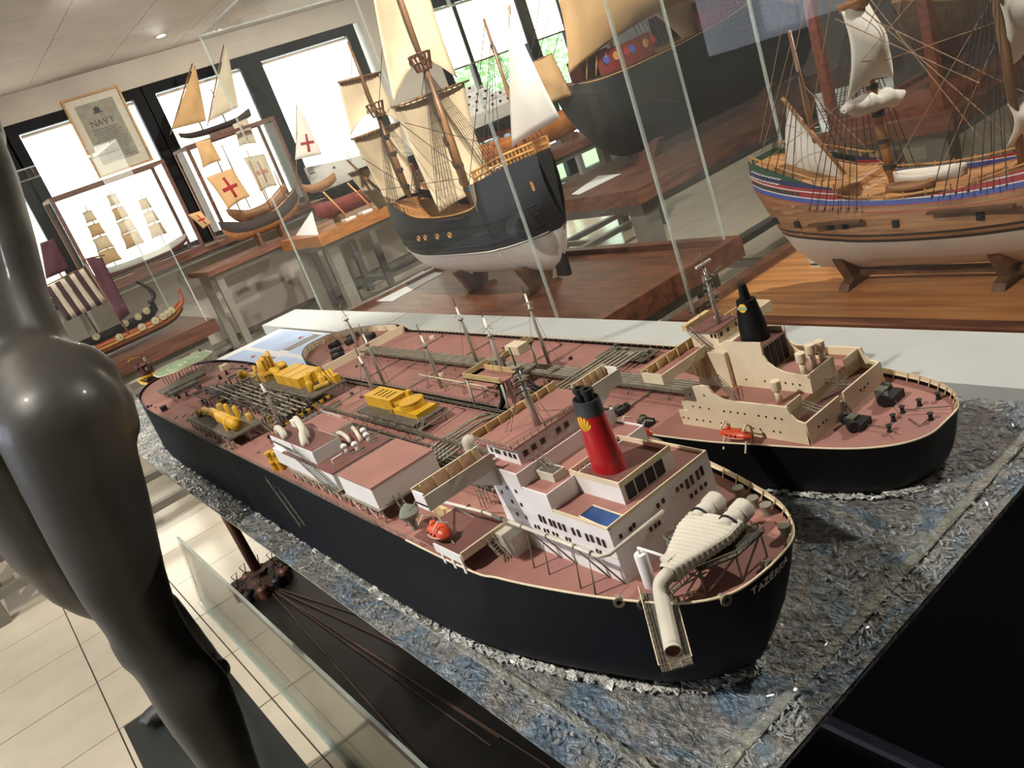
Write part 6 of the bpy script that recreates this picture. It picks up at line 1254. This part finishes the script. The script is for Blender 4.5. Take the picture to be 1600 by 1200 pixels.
viking('viking_black', .10, .95, vy2, .95, [m_gallb]*4, [(((.92, vy2, 1.05), (.962, vy2, 1.08), (.955, vy2, 1.125), (.925, vy2, 1.17), (.908, vy2, 1.185)), [.016, .016, .016, .015, .014, .013, .012, .011, .010, .009, .008, .007, .008, .009, .009], m_gallb), (((.12, vy2, 1.08), (.08, vy2, 1.16), (.1, vy2, 1.25)), .01, m_gallb)], pY([(70, 450), (137, 415), (175, 468), (105, 502)], vy2-.02), .62, 8, 9, [m_vst, m_vcre], 'viking ships')['label'] = 'black viking ship with curled stem and brown and cream striped sail'
t = bpy.data.objects['viking_ship_model']; q = pY([(62, 380), (85, 372), (110, 420), (72, 436)], vy-.02); sail(t, q, m_vmar, .01, 0, 0, (0, -1, 0), 8)
# ---------------- framed NAVY notice on the far wall
nf_ = thing('framed_notice', 'gilt-framed old printed NAVY notice with cream mount hanging by the window', 'framed notice', (1.945, 8.37, 1.9))
x0, x1, z0, z1, yy = 1.69, 2.20, 1.905, 2.60, 8.375
m_gilt = mat('gilt_frame', (150, 112, 62), .4, .3, .15, 40); m_mount = mat('cream_mount', (206, 196, 176), .8, 0, .04, 20); m_old = mat('aged_print_paper', (150, 143, 126), .85, 0, .14, 14)
for a in ((x0, x0+.018, z0, z1), (x1-.018, x1, z0, z1), (x0+.018, x1-.018, z0, z0+.018), (x0+.018, x1-.018, z1-.018, z1)): MB().box(a[0], a[1], yy-.025, yy+.02, a[2], a[3]).build('frame_side', m_gilt, nf_)
MB().box(x0+.018, x1-.018, yy-.002, yy+.006, z0+.018, z1-.018).build('mount', m_mount, nf_); MB().box(x0+.085, x1-.085, yy-.0045, yy-.002, z0+.095, z1-.075).build('printed_sheet', m_old, nf_)
MB().box(x0+.018, x1-.018, yy-.014, yy-.011, z0+.018, z1-.018).build('glazing', m_glass, nf_)
cxn = (x0+x1)/2
MB().lathe((cxn-.005, yy-.0045, 2.455), [(.028, 0), (.028, .001)], 9, axis=(0, -1, 0)).build('royal_arms_mark', m_ink, nf_); MB().box(cxn-.045, cxn+.035, yy-.0055, yy-.0045, 2.425, 2.437).build('royal_arms_mark', m_ink, nf_)
for k, ch in enumerate('NAVY'): place_text(nf_, letter_mesh(ch, .078, .0006, m_ink), Vector((cxn-.082+k*.054, yy-.0055, 2.345)), Vector((0, -1, 0)), Vector((1, 0, 0)))
r_ = random.Random(4)
for k in range(16): z = 2.29-k*.0175; w_ = r_.uniform(.10, .15); MB().box(cxn-w_, cxn+w_, yy-.0052, yy-.0045, z, z+.0055).build('text_line', m_ink, nf_)
# ---------------- trees outside the right-hand windows
m_leaf = mat('sunlit_leaves', (168, 204, 140), .7, 0, .3, 6); m_bark = mat('tree_bark', (90, 74, 60), .9, 0, .3, 10)
for x, y in ((8.6, 12.0), (12.6, 13.5)):
    t = thing('garden_tree', 'leafy green tree outside the window %s' % ('by the white pier' if x < 10 else 'furthest right'), 'tree', (x, y, -1)); MB().tube([(x, y, -1), (x+.1, y, 1.2)], [.16, .1], 8).build('trunk', m_bark, t)
    g = MB()
    for _ in range(2600):
        a, b, c = r_.gauss(0, 1), r_.gauss(0, 1), r_.gauss(0, 1); n = math.sqrt(a*a+b*b+c*c); k = 1.5*r_.random()**.4; p = Vector((x+a/n*k*1.2, y+b/n*k, 1.7+c/n*k*.9)); s_ = .09
        u_ = Vector((r_.uniform(-1, 1), r_.uniform(-1, 1), r_.uniform(-1, 1)))*s_; v_ = Vector((r_.uniform(-1, 1), r_.uniform(-1, 1), r_.uniform(-1, 1)))*s_; g.add([p, p+u_, p+u_+v_, p+v_], [(0, 1, 2, 3)])
    stuff(g.build('foliage', m_leaf, t))
gs = struct(MB().box(4, 16, 8.8, 20, -1.1, -1.0).build('floor_outside', mat('garden_ground', (110, 130, 80), .9)))
# ================================================================== bronze statue
m_bronze = mat('dark_bronze', (66, 63, 57), .47, .3, .25, 7, .10, 60, .08)
sz = .40
stt = thing('bronze_statue', 'dark bronze nude striding figure on a black-green slab, legs and hips in view', 'statue', (.03, 1.65, 0))
caps = []
def limb(pts): caps.append([(K(a, b, k), r) for a, b, k, r in pts])
limb([(62, 600, 1.26, .078), (96, 655, 1.24, .092), (128, 740, 1.26, .084), (158, 820, 1.285, .077), (190, 905, 1.31, .066), (220, 965, 1.33, .056), (240, 1000, 1.345, .054)])
limb([(205, 1000, 1.325, .032), (216, 1022, 1.33, .030)])
limb([(240, 1000, 1.345, .054), (268, 1040, 1.36, .053), (302, 1085, 1.375, .060), (330, 1135, 1.39, .054), (366, 1205, 1.41, .042), (395, 1262, 1.43, .034)])
limb([(160, 640, 1.29, .050), (175, 665, 1.28, .042)])
limb([(108, 612, 1.29, .080), (136, 650, 1.29, .068)])
limb([(-20, 600, 1.36, .090), (48, 590, 1.30, .082)])
limb([(12, 560, 1.30, .092), (-22, 480, 1.31, .092), (-50, 385, 1.33, .098), (-85, 290, 1.36, .108), (-118, 215, 1.39, .112)])
limb([(-15, 690, 1.42, .085), (25, 770, 1.50, .080), (70, 850, 1.58, .068), (112, 905, 1.66, .055), (140, 925, 1.70, .050)])
limb([(140, 925, 1.70, .050), (200, 945, 1.80, .052), (248, 958, 1.88, .052), (296, 1000, 1.98, .036), (330, 1036, 2.06, .028)])
ft_ = [onz(340, 1048, sz+.06), onz(300, 1082, sz+.05), onz(262, 1105, sz+.03), onz(238, 1117, sz+.022)]
caps.append([(p, r) for p, r in zip(ft_, (.032, .034, .030, .022))]); caps.append([(K(330, 1036, 2.06), .028), (ft_[0], .030)])
for k in range(5):
    d = Vector((-.030+.004*abs(k-1), .0, -.002)); b0 = ft_[3]+Vector((.0, .022-.011*k, 0)); caps.append([(b0, .011), (b0+d*.6, .0105), (b0+d, .008)])
nfoot = K(395, 1262, 1.43); caps.append([(nfoot, .034), (Vector((nfoot.x+.02, nfoot.y, sz+.03)), .034), (Vector((nfoot.x-.10, nfoot.y, sz+.035)), .032), (Vector((nfoot.x-.17, nfoot.y, sz+.02)), .02)])
for k in range(5): b0 = Vector((nfoot.x-.165, nfoot.y+.03-.014*k, sz+.016)); caps.append([(b0, .012), (b0+Vector((-.03, 0, -.003)), .009)])
# upper body carried on above the frame
sh_ = K(-118, 215, 1.39); neck = sh_+Vector((-.02, .01, .17)); head = neck+Vector((-.03, 0, .16))
caps.append([(sh_, .12), (sh_+Vector((0, 0, .10)), .10), (neck, .055), (neck+Vector((-.01, 0, .06)), .055)]); caps.append([(head, .085), (head+Vector((-.03, 0, -.05)), .06)]); caps.append([(head+Vector((-.085, 0, -.01)), .014), (head+Vector((-.095, 0, -.03)), .014)])
for s_ in (-1, 1):
    a = sh_+Vector((0, .17*s_, .06)); e = a+Vector((-.16, .06*s_, .18)); h = e+Vector((-.2, -.03*s_, .12)); caps.append([(sh_+Vector((0, .08*s_, .06)), .075), (a, .062), (e, .042), (h, .03)]); caps.append([(h, .03), (h+Vector((-.07, 0, .02)), .028)])
    for k in range(5): caps.append([(h+Vector((-.06, -.024+.012*k, .02)), .010), (h+Vector((-.11, -.026+.013*k, .01)), .009), (h+Vector((-.125, -.02+.01*k, -.02)), .008)])
g = MB()
for c in caps:
    for (p, r), (p2, r2) in zip(c, c[1:]):
        d = p2-p; L = max(d.length, 1e-4)
        if (r2-r) > L*.95: continue
        pr_ = [(max(1e-4, r*math.sin(t)), -r*math.cos(t)) for t in [k*math.pi/2/5 for k in range(6)]]+[(max(1e-4, r2*math.cos(t)), L+r2*math.sin(t)) for t in [k*math.pi/2/5 for k in range(6)]]
        g.lathe(p, pr_, 20, axis=d)
bo = g.build('figure', m_bronze, stt)
md = bo.modifiers.new('skin', 'REMESH'); md.mode = 'VOXEL'; md.voxel_size = .0075; md.use_smooth_shade = True
m2 = bo.modifiers.new('soften', 'SMOOTH'); m2.factor = .5; m2.iterations = 9
m_slab = mat('black_green_slab', (34, 38, 34), .45, 0, .2, 9)
MB().box(-.113, .148, 1.05, 2.137, sz-.03, sz).build('base_slab', m_slab, stt); MB().box(-.10, .135, 1.08, 2.12, 0, sz-.03).build('pedestal', m_blackp, stt)
